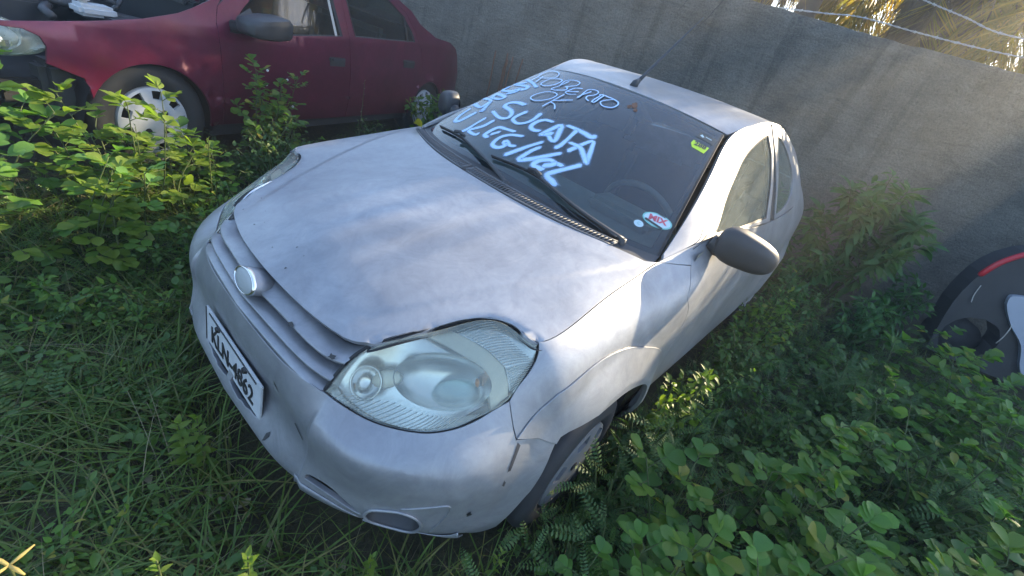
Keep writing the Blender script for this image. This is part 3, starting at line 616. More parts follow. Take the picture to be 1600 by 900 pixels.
# roof, windscreen, pillars, side glazing
panel('roof', roof, [(0, 0), (5, 0), (5, 8), (0, 8)], M['silver'], car, sub=(5, 5), gap=.002)
wsx = panel('windscreen', ws, [(0, .04), (3, .04), (3, 7.96), (0, 7.96)], M['glass'], car, sub=(6, 4), gap=.004, thick=.005)
# black edge band of the windscreen
band_o = [(0, 0.0), (1, 0), (2, 0), (3, 0), (3, 8), (2, 8), (1, 8), (0, 8)]; band_i = [(.12, .2), (1, .16), (2, .16), (2.92, .2), (2.92, 7.8), (2, 7.84), (1, 7.84), (.12, 7.8)]
panel('windscreen_seal', Off(ws, .003), band_o, M['seal'], wsx, holes=[band_i], sub=(4, 4), gap=0, thick=.01)
DL = [(.03, .04), (.45, .06), (.72, .35), (1.05, 1.35), (1.596, 2.098), (2.26, 2.279), (2.917, 2.445), (3.465, 2.801), (3.9, 2.93), (4.35, 2.95), (5, 2.93), (6, 2.85), (6.9, 2.6), (7.5, 1.6), (8, .9)]
DLs = sm(*DL, n=4)
GL = [(1.25, .14), (1.16, .42)] + sm((1.16, .42), (1.926, 1.545), (2.765, 1.985), (3.3, 2.3), (3.82, 2.56), (4.06, 2.64), n=4)[1:] + [(4.09, 2.1), (3.99, 1.2), (3.74, .16), (2.65, .12)]
DF = [(.60, .02), (.9, .02), (2, .02), (3, .02), (3.95, .02)] + [(4.08, 1.2), (4.18, 2.2), (4.2, 2.93)] + [p for p in DLs if .62 < p[0] < 4.2][::-1]
QG = [(4.32, .16), (4.36, 1.2), (4.42, 2.1), (4.48, 2.60)] + sm((4.48, 2.60), (4.9, 2.45), (5.3, 2.05), (5.55, 1.4), (5.45, .65), (5.0, .25), (4.32, .16), n=3)[1:-1]
QP = [(4.24, .02), (5, .02), (6, .02), (7, .02), (8, .02)] + [(8, .9)] + [p for p in DLs if p[0] > 4.26][::-1] + [(4.26, 2.93)]
for fs in (False, True):
    pl = panel('roof_pillar', side, [(0.0, .04)] + DLs + [(8, 3)] + [(u, 3) for u in np.linspace(7, 0.15, 14)] , M['silver'], car, sub=(4, 4), gap=.002, flipside=fs)
    fr = panel('door_frame', side, DF, M['silver'], car, holes=[GL], sub=(4, 4), gap=.002, flipside=fs)
    panel('side_window', Off(side, .006), inset(GL, side, -.006), M['sideglass'], car, sub=(4, 4), gap=0, thick=.004, flipside=fs)
    ui = np.array(inset(GL, side, .008)); uo = np.array(inset(GL, side, -.003)); n = len(ui)
    V = np.concatenate([side.ev(uo) - side.nrm(uo) * .001, side.ev(ui) - side.nrm(ui) * .004]) * [1, -1 if fs else 1, 1]; mk('window_seal', V, [(i, (i + 1) % n, n + (i + 1) % n, n + i) for i in range(n)], M['seal'], fr)
    qp = panel('rear_pillar', side, QP, M['silver'], car, holes=[QG], sub=(4, 4), flipside=fs)
    panel('quarter_window', Off(side, .006), inset(QG, side, -.006), M['sideglass'], car, sub=(4, 4), gap=0, thick=.004, flipside=fs)
    panel('centre_pillar', Off(side, .008), [(3.85, .02), (4.42, .02), (4.5, 2.9), (4.05, 2.9)], M['black'], car, sub=(4, 4), gap=0, flipside=fs)
    panel('mirror_sail', Off(side, -.002), [(.75, .05), (1.27, .05), (1.2, .35), (1.14, .62), (.95, .5)], M['black'], car, sub=(5, 5), gap=0, flipside=fs)
# tailgate closes the back
tg = np.array([[np.array([-2.70 + (r[0] + 2.72) * t, 0, 0]) * [1, 0, 0] + np.array([0, y * (1 - .0 * t), r[2] * t + z0 * (1 - t)]) for (y, z0) in zip(np.linspace(-.52, .52, 9), 1.20 - .07 * np.linspace(-1, 1, 9) ** 2)] for t, r in ((0, (-2.72, 0, 1.29)), (.5, (-2.9, 0, 1.08)), (1, (-2.95, 0, 1.08)))]); gridobj('tailgate_glass', tg, M['sideglass'], car)
# cowl between hood and windscreen
def cowl(u, v):                                             # u -1..1 across, v 0 hood edge .. 1 glass
    y = .66 * u; a = np.array([-.098 - .405 * y * y - .143 * y ** 4, y, .926 - .044 * y * y - .003 * y ** 4 - .004]); b = np.array([-.201 - .358 * y * y - .116 * y ** 4, y * .99, .941 - .161 * y * y + .209 * y ** 4 + .002])
    return a + (b - a) * v + np.array([0, 0, -.006 * math.sin(math.pi * v)])
us = np.linspace(-1, 1, 41)
cw = gridobj('cowl', np.array([[cowl(u, v) for u in us] for v in (-.10, 0, .12, .3, .5, .7, .85, 1.05)]), M['black'], car)
for u0, u1, nr in ((-.86, -.16, 34), (-.10, .80, 46)):
    acc = Acc()
    for u in np.linspace(u0, u1, nr):
        V, F = tube([cowl(u, .06) + np.array([0, 0, .012]), cowl(u + .004, .25) + np.array([0, 0, .022]), cowl(u + .008, .46) + np.array([0, 0, .020])], .0026, 4); acc.add(V, F)
    tag(acc.obj('vent_ribs', M['vent'], cw), kind='stuff')
    acc = Acc()
    for v, z in ((.04, .012), (.48, .021)): V, F = tube([cowl(u, v) + np.array([0, 0, z]) for u in np.linspace(u0 - .01, u1 + .015, 20)], .0035, 6); acc.add(V, F)
    for u in (u0 - .01, u1 + .012): V, F = tube([cowl(u, v) + np.array([0, 0, .018]) for v in (.04, .26, .48)], .0035, 6); acc.add(V, F)
    acc.obj('vent_frame', M['vent'], cw)
# wipers
def wsp(t, c, lift): uv = np.array([(t, c)]); return ws.ev(uv)[0] - ws.nrm(uv)[0] * lift
for bl, arm in (([(.203, .657), (.264, 1.923), (.137, 3.177), (.037, 4.033)], [(.264, 1.961, .024), (.066, 3.562, .03)]), ([(.223, 3.44), (.302, 4.759), (.145, 6.079), (.01, 7.10)], [(.289, 4.78, .024), (.103, 6.184, .03)])):
    wp = tag(empty('wiper'), None); wp.parent = car
    pts = catmull([wsp(a, b, .017) for a, b in bl], 6); V, F = tube(pts, .0042, 6); mk('blade_holder', V, F, M['black'], wp)
    pts = catmull([wsp(a, b, .008) for a, b in bl], 6); V, F = tube(pts, .0035, 5); mk('rubber_blade', V, F, M['seal'], wp)
    AP = np.array([-.165, .085, .945]) if bl[0][1] < 1 else np.array([-.315, .53, .925])
    pts = catmull([wsp(a, b, l) for a, b, l in arm] + [AP], 6); V, F = tube(pts, np.linspace(.0045, .0095, len(pts)), 8); mk('wiper_arm', V, F, M['black'], wp)
    c0 = wsp(*arm[0][:2], .03); V, F = tube([c0 + np.array([0, -.03, 0]), c0 + np.array([0, 0, .008]), c0 + np.array([0, .03, 0])], .008, 8); mk('wiper_clip', V, F, M['trim'], wp)
    c0 = AP - np.array([.011, 0, .004]); V, F = tube([c0 + np.array([.01, 0, -.03]), c0 + np.array([.012, 0, .01])], [.02, .014], 10); mk('wiper_pivot', V, F, M['black'], wp)
# mirrors
for s in (1, -1):
    mr = tag(empty('door_mirror'), None); mr.parent = car
    bm = bmesh.new(); bmesh.ops.create_uvsphere(bm, u_segments=28, v_segments=18, radius=1)
    for v in bm.verts:
        x, y, z = v.co; p = 2.9
        k = (abs(x) ** p + abs(y) ** p + abs(z) ** p) ** (-1 / p); x, y, z = x * k, y * k, z * k
        taper = 1 - .16 * y; xx = x * .062 * taper; xx = xx if x > 0 else xx * .62
        v.co = (-.645 + xx - .045 * (y + .2), (.852 + y * .102), (.992 + z * .066 * taper - .012 * y))
        v.co.y *= s
    bm_obj('mirror_housing', bm, M['black'], mr, True)
    V, F = tube(catmull([np.array(p) * [1, s, 1] for p in ((-.60, .73, .985), (-.61, .76, .975), (-.635, .80, .972))], 4), [.03] * 4 + [.036] * 4 + [.03], 10); mk('mirror_arm', V, F, M['black'], mr)
    a = np.linspace(0, 2 * math.pi, 20, endpoint=False); V = [np.array([-.69 - .045 * (math.cos(t) * .8 + .2), .852 + .082 * math.cos(t), .992 + .050 * math.sin(t)]) * [1, s, 1] for t in a]; mk('mirror_glass', V, [tuple(range(20))], M['chrome'], mr, False)
# aerial
V, F = tube([(-.985, 0, 1.352), (-.995, 0, 1.375), (-1.02, 0, 1.39)], [.02, .017, .010], 12); ae = mk('aerial_base', V, F, M['black'], car)
AER_TIP = np.array([-1.42, 0, 1.735])
pts = np.array([(-1.015, 0, 1.385)]) + np.linspace(0, 1, 14)[:, None] * (AER_TIP - np.array([-1.015, 0, 1.385])); V, F = tube(pts, np.linspace(.009, .0026, 14), 7); mk('aerial_rod', V, F, M['black'], ae)
# wheels
def wheel(parent, loc, rad, wid, rim_r, steer, side_s, cover, nslot=9, sink=0, tname='wheel'):
    w_ = empty(tname, loc, (0, 0, steer)); w_.parent = parent
    n = 40; prof = [(rim_r, -.5), (rad * .80, -.52), (rad * .95, -.46), (rad, -.34), (rad, -.12), (rad, .12), (rad, .34), (rad * .95, .46), (rad * .80, .54), (rim_r * 1.06, .50), (rim_r, .42)]
    V = []; F = []; k = len(prof)
    for i in range(n):
        a = 2 * math.pi * i / n
        for r, y in prof: V.append((r * math.cos(a), y * wid * side_s, r * math.sin(a)))
    for i in range(n):
        for j in range(k - 1): F.append((i * k + j, i * k + j + 1, ((i + 1) % n) * k + j + 1, ((i + 1) % n) * k + j))
    mk('tyre', V, F, M['rubber'], w_)
    V, F = tube([(0, -.3 * wid * side_s, 0), (0, .30 * wid * side_s, 0)], rim_r, 32); mk('rim', V, F, M['dark'], w_)
    # wheel cover: dished disc with slots round the edge
    bm = bmesh.new(); N = nslot * 8; rr = [rim_r * .99, rim_r * .97, rim_r * .90, rim_r * .66, rim_r * .58, rim_r * .24, rim_r * .20]; hh = [.40, .50, .53, .55, .56, .60, .60]
    vs = [[bm.verts.new((r * math.cos(2 * math.pi * i / N), h * wid * side_s, r * math.sin(2 * math.pi * i / N))) for i in range(N)] for r, h in zip(rr, hh)]; c0 = bm.verts.new((0, .61 * wid * side_s, 0))
    for j in range(len(rr) - 1):
        for i in range(N):
            if j == 2 and (i % 8) in (2, 3, 4, 5): continue
            bm.faces.new((vs[j][i], vs[j][(i + 1) % N], vs[j + 1][(i + 1) % N], vs[j + 1][i]))
    for i in range(N): bm.faces.new((vs[-1][i], vs[-1][(i + 1) % N], c0))
    # slot walls
    for sidx in range(nslot):
        loop = [vs[2][sidx * 8 + q] for q in (2, 3, 4, 5, 6)] + [vs[3][sidx * 8 + q] for q in (6, 5, 4, 3, 2)]
        low = [bm.verts.new((v.co.x * 1.0, v.co.y - .10 * wid * side_s, v.co.z)) for v in loop]
        for q in range(len(loop)): bm.faces.new((loop[q], loop[(q + 1) % len(loop)], low[(q + 1) % len(loop)], low[q]))
    o = bm_obj('wheel_cover', bm, M[cover], w_, True)
    for q in range(4):
        a = math.pi / 4 + q * math.pi / 2; V, F = tube([(rim_r * .36 * math.cos(a), .555 * wid * side_s, rim_r * .36 * math.sin(a)), (rim_r * .36 * math.cos(a), .60 * wid * side_s, rim_r * .36 * math.sin(a))], rim_r * .095, 12); mk('bolt_hole', V, F, M['dark'], w_)
    return w_
ST = .03
wheel(car, (0, .742, .262), .275, .165, .175, ST, 1, 'steeldark', 7)
wheel(car, (0, -.742, .262), .275, .165, .175, ST, -1, 'steel', 7)
wheel(car, (-2.45, .725, .262), .275, .165, .172, 0, 1, 'steel', 7); wheel(car, (-2.45, -.725, .262), .275, .165, .172, 0, -1, 'steel', 7)
# cabin
bm = bmesh.new(); vs = box_bm(bm, (-.58, 0, .83), (.34, 1.30, .16)); [setattr(v.co, 'z', v.co.z - .05) for v in vs if v.co.x > -.5]; bm_obj('dashboard', bm, M['dash'], car, bevel=.03, smooth=True)
bm = bmesh.new(); vs = box_bm(bm, (-.64, .36, .915), (.16, .30, .06)); bm_obj('instrument_hood', bm, M['dash'], car, bevel=.02, smooth=True)
sw = empty('steering_wheel', (-.80, .36, .865), (0, math.radians(-62), 0)); sw.parent = car
a = np.linspace(0, 2 * math.pi, 37); V, F = tube([(.185 * math.cos(t), .185 * math.sin(t), 0) for t in a], .014, 8, False); mk('steering_rim', V, F, M['pale'] if False else M['interior'], sw)
bm = bmesh.new(); box_bm(bm, (0, 0, -.01), (.10, .13, .04)); box_bm(bm, (0, 0, -.008), (.03, .36, .015)); box_bm(bm, (-.09, 0, -.008), (.16, .04, .015)); bm_obj('steering_hub', bm, M['interior'], sw)
for y in (.36, -.36):
    st = empty('front_seat', (-1.25, y, .3)); st.parent = car
    bm = bmesh.new(); box_bm(bm, (0, 0, .12), (.50, .50, .16)); bm_obj('seat_cushion', bm, M['seat'], st, bevel=.04, smooth=True)
    bm = bmesh.new(); box_bm(bm, (-.30, 0, .45), (.14, .48, .60), Matrix.Rotation(math.radians(-14), 3, 'Y')); bm_obj('seat_back', bm, M['seat'], st, bevel=.05, smooth=True)
    bm = bmesh.new(); box_bm(bm, (-.40, 0, .82), (.10, .26, .18), Matrix.Rotation(math.radians(-14), 3, 'Y')); bm_obj('headrest', bm, M['seat'], st, bevel=.04, smooth=True)
bm = bmesh.new(); box_bm(bm, (-2.25, 0, .62), (.14, 1.2, .62), Matrix.Rotation(math.radians(-14), 3, 'Y')); bm_obj('rear_seat', bm, M['seat'], car, bevel=.05, smooth=True)
for s in (1, -1):
    P = np.array([[(x, s * (.74 - .02 * math.sin(i)), z) for i, x in enumerate((-.5, -1, -1.5, -2, -2.5))] for z in (.3, .6, .95)]); gridobj('door_lining', P, M['interior'], car)
rl = np.array([[roof.ev((u, v))[0] - [0, 0, .03] for v in np.linspace(.2, 7.8, 9)] for u in np.linspace(.1, 4.9, 8)]); gridobj('headlining', rl, M['interior'], car)
# writing on the windscreen
def ribbon_acc(acc_v, acc_f, acc_uv, uvpts, width, lift):
    P = catmull(uvpts, 6); X = ws.ev(P); N = -ws.nrm(P); X = X + N * lift
    # resample
    d = np.r_[0, np.cumsum(np.linalg.norm(np.diff(X, axis=0), axis=1))]; k = max(4, int(d[-1] / .008)); s_ = np.linspace(0, d[-1], k); X = np.stack([np.interp(s_, d, X[:, i]) for i in range(3)], 1); N = np.stack([np.interp(s_, d, N[:, i]) for i in range(3)], 1)
    T = np.gradient(X, axis=0); T /= np.maximum(np.linalg.norm(T, axis=1, keepdims=True), 1e-9)
    X = np.concatenate([[X[0] - T[0] * width], X, [X[-1] + T[-1] * width]]); N = np.concatenate([N[:1], N, N[-1:]]); T = np.concatenate([T[:1], T, T[-1:]]); Bn = np.cross(N, T)
    ww = width * (.88 + .28 * rng.random()) * (1 + .16 * np.sin(np.linspace(0, 5, len(X)) + 6 * rng.random())); b0 = len(acc_v); n = len(X); prof = (-1, -.5, 0, .5, 1)
    for i in range(n):
        e = 0 if i in (0, n - 1) else 1
        for w in prof: acc_v.append(X[i] + Bn[i] * w * ww[i]); acc_uv.append((e * (1 - abs(w)), 0))
    for i in range(n - 1):
        for j in range(4): acc_f.append((b0 + i * 5 + j, b0 + i * 5 + j + 1, b0 + (i + 1) * 5 + j + 1, b0 + (i + 1) * 5 + j))
def writing(name, strokes, width, material, lift0):
    o0 = None; v = []; f = []; uv = []
    for k, q in enumerate(strokes): ribbon_acc(v, f, uv, q, width, lift0 + k * .00006)
    o = mk(name, np.array(v), f, material, wsx); me = o.data; lay = me.uv_layers.new(name='UVMap'); li = np.zeros(len(me.loops), np.int32); me.loops.foreach_get('vertex_index', li); lay.data.foreach_set('uv', np.array(uv)[li].ravel()); return o
SPRAY= [[(0.911, 0.367), (0.696, 0.433), (0.529, 0.608), (0.563, 0.802), (0.73, 0.855), (0.906, 0.878)], [(0.886, 1.59), (0.681, 1.58), (0.504, 1.587), (0.401, 1.54)], [(0.917, 1.987), (0.717, 1.94), (0.53, 1.727), (0.482, 1.797), (0.479, 2.108), (0.525, 2.15)], [(0.893, 3.032), (0.867, 2.691), (0.839, 2.471), (0.702, 2.391), (0.571, 2.396), (0.547, 2.548)], [(0.652, 2.573), (0.737, 2.669)], [(0.872, 3.402), (0.798, 3.091), (0.668, 2.921), (0.515, 2.93), (0.444, 3.03), (0.454, 3.219), (0.55, 3.317), (0.604, 3.175), (0.648, 3.213), (0.599, 3.406), (0.621, 3.541)], [(2.334, 0.29), (2.26, 0.882), (2.17, 1.303)], [(2.204, 0.486), (2.051, 0.15), (2.087, 0.575), (2.098, 0.956), (1.988, 1.055), (1.931, 0.752)], [(1.902, 0.155), (1.746, 0.193), (1.805, 0.63), (1.928, 0.828), (1.801, 0.859), (1.725, 0.698)], [(1.43, 0.389), (1.578, 0.28), (1.592, 0.859), (1.484, 0.839), (1.423, 0.416)], [(1.331, 0.136), (1.355, 0.577), (1.192, 0.827), (1.0, 1.02), (1.074, 0.996)], [(1.081, 0.195), (1.082, 0.656), (1.181, 0.708), (1.297, 0.66)], [(1.561, 2.094), (1.555, 1.741), (1.471, 1.498), (1.354, 1.554), (1.305, 2.0), (1.212, 2.245), (1.096, 2.272), (1.047, 2.004), (1.123, 1.477)], [(1.397, 2.537), (1.24, 2.472), (1.123, 2.525), (1.082, 2.807), (1.167, 3.01), (1.298, 3.074), (1.475, 3.032)], [(1.418, 3.625), (1.4, 3.422), (1.312, 3.276), (1.179, 3.258), (1.107, 3.351), (1.093, 3.505), (1.12, 3.624)], [(1.068, 3.797), (1.244, 3.863), (1.424, 3.969), (1.259, 4.157), (1.073, 4.295), (1.064, 4.157), (1.114, 3.999), (1.082, 3.833)], [(1.121, 3.908), (1.182, 4.005)], [(1.481, 4.158), (1.487, 4.385), (1.483, 4.734), (1.471, 4.972), (1.516, 5.038)], [(1.445, 4.487), (1.216, 4.526), (1.035, 4.538), (0.974, 4.501)], [(1.033, 4.846), (1.131, 4.902), (1.294, 4.998), (1.411, 5.123), (1.262, 5.265), (1.085, 5.387), (0.976, 5.455)], [(0.981, 5.434), (1.101, 5.2), (1.183, 4.989), (1.178, 4.693)], [(0.926, 4.051), (0.75, 3.891), (0.573, 3.757), (0.407, 3.627)], [(0.812, 4.155), (0.686, 4.072), (0.457, 4.026), (0.44, 4.09), (0.588, 4.334), (0.783, 4.581), (0.891, 4.727)], [(0.481, 4.733), (0.459, 4.527), (0.497, 4.453), (0.6, 4.494), (0.703, 4.695), (0.696, 4.841), (0.709, 5.025)], [(0.561, 4.706), (0.633, 4.826), (0.679, 4.865)], [(0.874, 5.385), (0.713, 5.214), (0.55, 5.036), (0.444, 4.95), (0.395, 5.046), (0.382, 5.158), (0.343, 5.268)]]
THIN= [[(2.367, 0.519), (2.532, 0.486), (2.674, 0.358), (2.857, 0.449), (2.877, 0.886), (2.778, 1.208), (2.638, 1.289), (2.55, 0.989), (2.512, 0.607)], [(2.572, 0.698), (2.461, 0.804), (2.338, 0.882)], [(2.548, 1.226), (2.393, 1.21), (2.289, 1.297), (2.266, 1.567), (2.364, 1.805), (2.499, 1.861), (2.603, 1.787), (2.62, 1.546), (2.548, 1.226)], [(2.613, 2.108), (2.415, 2.086), (2.232, 2.014), (2.219, 2.211), (2.312, 2.53), (2.391, 2.489), (2.427, 2.347)], [(2.43, 2.055), (2.62, 1.948), (2.712, 2.197), (2.686, 2.53), (2.57, 2.617), (2.47, 2.446), (2.417, 2.344)], [(2.518, 2.957), (2.465, 2.727), (2.333, 2.668), (2.247, 2.678), (2.224, 2.874), (2.291, 3.07)], [(2.301, 2.708), (2.381, 3.013)], [(2.509, 3.377), (2.363, 3.298), (2.214, 3.27), (2.249, 3.311), (2.431, 3.221), (2.559, 3.206), (2.607, 3.461), (2.558, 3.624), (2.454, 3.633), (2.348, 3.487), (2.268, 3.582), (2.237, 3.712)], [(2.52, 3.747), (2.538, 3.898), (2.418, 3.91), (2.267, 3.935), (2.238, 3.865), (2.318, 3.815), (2.464, 3.817), (2.544, 3.808), (2.538, 4.132)], [(2.546, 4.121), (2.528, 4.415), (2.493, 4.56), (2.406, 4.627), (2.3, 4.557), (2.247, 4.304), (2.312, 4.093), (2.4, 4.112), (2.513, 4.286)], [(2.079, 2.029), (1.931, 1.874), (1.794, 1.897), (1.744, 2.155), (1.832, 2.469), (1.975, 2.618), (2.103, 2.562), (2.138, 2.286), (2.079, 2.029)], [(2.167, 2.766), (1.862, 2.758), (1.673, 2.753)], [(2.094, 3.278), (1.902, 2.764)], [(1.842, 2.755), (1.821, 2.984), (1.713, 3.203)]]
writing('spray_lettering', SPRAY, .0175, M['spray'], .0015)
writing('marker_lettering', THIN, .0038, M['marker'], .0042)
def stick(name, uvs, material, lift, F=None):
    uv = np.array(uvs); V = ws.ev(uv) - ws.nrm(uv) * lift; return mk(name, V, F or [tuple(range(len(uv)))], material, wsx, False)
def wsframe(t, c):
    X = ws.ev((t, c))[0]; n = -ws.nrm((t, c))[0]; a = ws.ev((t, c + .05))[0] - ws.ev((t, c - .05))[0]; a /= np.linalg.norm(a); b = np.cross(n, a); return X, a, b, n
def oval_sticker(name, t, c, ra, rb, material, lift):
    X, a, b, n = wsframe(t, c); return mk(name, [X + a * math.cos(q) * ra + b * math.sin(q) * rb + n * lift for q in np.linspace(0, 2 * math.pi, 28, endpoint=False)], [tuple(range(28))], material, wsx, False)
def ws_text(name, s, size, material, t, c, da, db, lift, bold=0, xs=1):
    X, a, b, n = wsframe(t, c); o = text(name, s, size, material, wsx, (0, 0, 0), (0, 0, 0), .0002, bold); p = X + a * da + b * db + n * lift
    R = Matrix(((a[0] * xs, b[0], n[0], p[0]), (a[1] * xs, b[1], n[1], p[1]), (a[2] * xs, b[2], n[2], p[2]), (0, 0, 0, 1))); o.scale = (1, 1, 1); o.data.transform(R); return o
oval_sticker('oval_sticker', .60, 7.617, .056, .031, M['sticker_teal'], .0015); oval_sticker('sticker_face', .60, 7.617, .050, .025, M['sticker_white'], .0022)
ws_text('sticker_lettering', 'MIX', .034, M['sticker_red'], .60, 7.617, 0, .003, .003, .0014, 1.15)
stick('sticker_band', [(.575, 7.37), (.505, 7.79), (.468, 7.775), (.538, 7.375)], M['sticker_dark'], .0030); stick('sticker_band', [(.735, 7.56), (.705, 7.74), (.688, 7.735), (.718, 7.55)], M['sticker_dark'], .0030)
oval_sticker('round_sticker', .425, 7.32, .018, .0145, M['sticker_white'], .0015); ws_text('sticker_lettering', 'C', .018, M['sticker_teal'], .425, 7.32, 0, 0, .0028)
stick('lime_sticker', [(2.481, 7.296), (2.464, 7.809), (2.275, 7.751), (2.294, 7.37), (2.387, 7.277)], M['sticker_green'], .0015)
ws_text('sticker_lettering', '288', .034, M['sticker_dark'], 2.415, 7.55, 0, 0, .0026, .0012)
stick('dark_sticker', [(2.752, 7.35), (2.752, 7.907), (2.572, 7.862), (2.593, 7.283)], M['sticker_dark'], .0015)
stick('sticker_mark', [(2.70, 7.42), (2.66, 7.52), (2.63, 7.48), (2.65, 7.38)], M['sticker_white'], .0026); stick('sticker_mark', [(2.69, 7.55), (2.68, 7.75), (2.66, 7.75), (2.67, 7.55)], M['sticker_white'], .0026)
# dried dirt splash near the top of the glass
for k in range(16):
    c_ = (2.60 + rng.normal() * .05, 5.05 + rng.normal() * .09); r_ = .012 + rng.random() * .03; stick('dirt_splash', [(c_[0] + math.cos(t) * r_ * (.5 + rng.random()), c_[1] + math.sin(t) * r_ * 2 * (.5 + rng.random())) for t in np.linspace(0, 6.28, 8)[:-1]], M['rust'], .0016 + k * .00004)

# ------------------------------------------------------------------ terrain, wall
WN = np.array([.952, .306, 0.]); WN /= np.linalg.norm(WN); WT = np.array([-WN[1], WN[0], 0.]); WD = -3.80   # wall face: WN.P = WD
def sstep(x): x = np.clip(x, 0, 1); return x * x * (3 - 2 * x)
def gz(x, y):
    x = np.asarray(x, float); y = np.asarray(y, float); d = WN[0] * x + WN[1] * y
    z = .19 * sstep((-y - .95) / .8) * sstep((2.6 + x + 2) / 1.5) + .12 * sstep((-2.3 - d) / 1.1) * sstep((y + 3) / 3)
    return z + .018 * np.sin(x * 5.1 + 1) * np.sin(y * 4.3) + .012 * np.sin(x * 11 + y * 7)
n1 = 150; gx = np.concatenate([np.linspace(-400, -9, 12), np.linspace(-8.5, 4.5, n1), np.linspace(6, 400, 12)]); gy = np.concatenate([np.linspace(-400, -9, 12), np.linspace(-8, 7, n1), np.linspace(9, 400, 12)])
XX, YY = np.meshgrid(gx, gy, indexing='ij'); ZZ = gz(XX, YY); ZZ = np.where((np.abs(XX) > 12) | (np.abs(YY) > 12), 0.05, ZZ)
g = gridobj('ground', np.stack([XX, YY, ZZ], 2), M['soil'], None); tag(g, kind='structure')
WF = lambda a, d, z: WN * (WD - d) + WT * a + np.array([0, 0, z])
wl = tag(empty('boundary_wall', tuple(WF(0, 0, 0))), 'long grey rendered concrete wall with a chipped top edge behind the cars', 'wall')
# wall slab: lightly uneven face and ragged top
na, nz = 260, 34; A = np.linspace(-11, 9, na); P = []
top = 2.236 + .006 * np.sin(A * 3.1) + .004 * rng.normal(size=na)
for nk in (-.62, .05, .33, .67, 1.0, 1.9, 2.4):                # chipped notches in the top course
    top -= .010 * np.exp(-((A - nk) / .02) ** 2) * (.6 + .8 * random.random())
Zk = np.linspace(-.4, 1, nz)
for i, a in enumerate(A):
    col = [WF(a, .004 * math.sin(a * 2.3 + z * 3) + .003 * math.sin(a * 7 - z * 5), z if z < 1 else 0) for z in Zk * 1]
    P.append([WF(a, .006 * math.sin(a * 2.3 + q * 3) + .003 * math.sin(a * 7 - q * 5), q * top[i]) for q in np.linspace(-.15, 1, nz)] + [WF(a, .015, top[i] + .006), WF(a, .13, top[i] + .004), WF(a, .15, top[i] - .01), WF(a, .15, -.4)])
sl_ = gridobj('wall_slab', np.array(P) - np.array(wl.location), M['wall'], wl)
# fine vertical seams where the render has cracked below the notches
for a, z0, L, lean in ((-.62, 2.235, .30, -.16), (.05, 2.235, .22, -.10), (.33, 2.235, .36, -.16), (.67, 2.235, .10, -.04)):
    pts = [WF(a + lean * t + .006 * rng.normal(), -.0015, z0 - L * t) for t in np.linspace(0, 1, 9)]; V, F = tube(np.array(pts) - np.array(wl.location), np.linspace(.006, .0015, 9), 4); mk('wall_crack', V, F, M['trim'], wl)

# reinforcing rods against the wall
rods = [((-3.02, -2.85, .22), (-3.015, -2.885, 1.165)), ((-3.07, -2.76, .22), (-3.055, -2.735, 1.185)), ((-3.10, -2.70, .22), (-3.077, -2.665, 1.165)), ((-3.12, -2.62, .22), (-3.12, -2.55, 1.18)), ((-3.06, -2.735, .22), (-3.05, -2.705, 1.12))]
for k, (a, b) in enumerate(rods):
    pts = np.array(a) + np.linspace(0, 1, 12)[:, None] * (np.array(b) - np.array(a)) + rng.normal(size=(12, 3)) * .003; V, F = tube(pts - np.array(a), .0085, 6)
    o = mk('iron_rod', V, F, M['rust'], None); o.location = a; tag(o, ('leftmost', 'second from left', 'thick middle', 'rightmost, most tilted', 'shorter, partly hidden middle')[k] + ' rusty iron rod of five against the grey wall', 'rod', 'iron rods leaning on the wall')

# barbed wire above the wall
def wire(P, label):
    r_ = tag(empty('barbed_wire', tuple(P[0])), label, 'wire', 'barbed wire over the wall'); P = catmull(P, 24) - np.array(P[0]); n = len(P); a = np.linspace(0, n * .9, n)
    for ph in (0, math.pi):
        Q = P + np.stack([np.cos(a + ph) * .003, np.zeros(n), np.sin(a + ph) * .004], 1); V, F = tube(Q, .0030, 5); mk('wire_strand', V, F, M['wire'], r_)
    acc = Acc()
    for i in range(6, n, 11):
        for s_ in (-1, 1):
            d = rng.normal(size=3); d /= np.linalg.norm(d); V, F = tube([P[i] - d * .018, P[i] + d * .018], .0016, 4); acc.add(V, F)
        t = P[min(i + 1, n - 1)] - P[i - 1]; t /= np.linalg.norm(t); V, F = tube([P[i] - t * .01, P[i] + t * .01], .0075, 6); acc.add(V, F)
    acc.obj('barbs', M['wire'], r_)
wire([(-3.95, -.6, 2.72), (-4.17, .25, 2.60), (-4.26, .573, 2.546), (-4.347, .843, 2.511), (-4.439, 1.132, 2.47), (-4.62, 1.75, 2.50), (-4.75, 2.2, 2.52)], 'upper strand of sagging barbed wire above the right end of the wall')
wire([(-3.93, -.7, 2.235), (-4.04, -.1, 2.30), (-4.133, .179, 2.341), (-4.266, .591, 2.34), (-4.369, .912, 2.343), (-4.452, 1.172, 2.351), (-4.62, 1.75, 2.38), (-4.75, 2.2, 2.38)], 'lower strand of barbed wire lying just above the wall top')
for k, (a, h) in enumerate(((2.85, .45), (-.75, .62))):
    o = mk('wire_post', *tube([(0, 0, 0), (0, 0, h)], .012, 8), M['rust'], None); o.location = tuple(WF(a if k == 0 else -.62, .08, 2.2)); tag(o, 'rusty wire post standing on the wall top, ' + ('rightmost' if k == 0 else 'beside the palm fronds at left'), 'post')

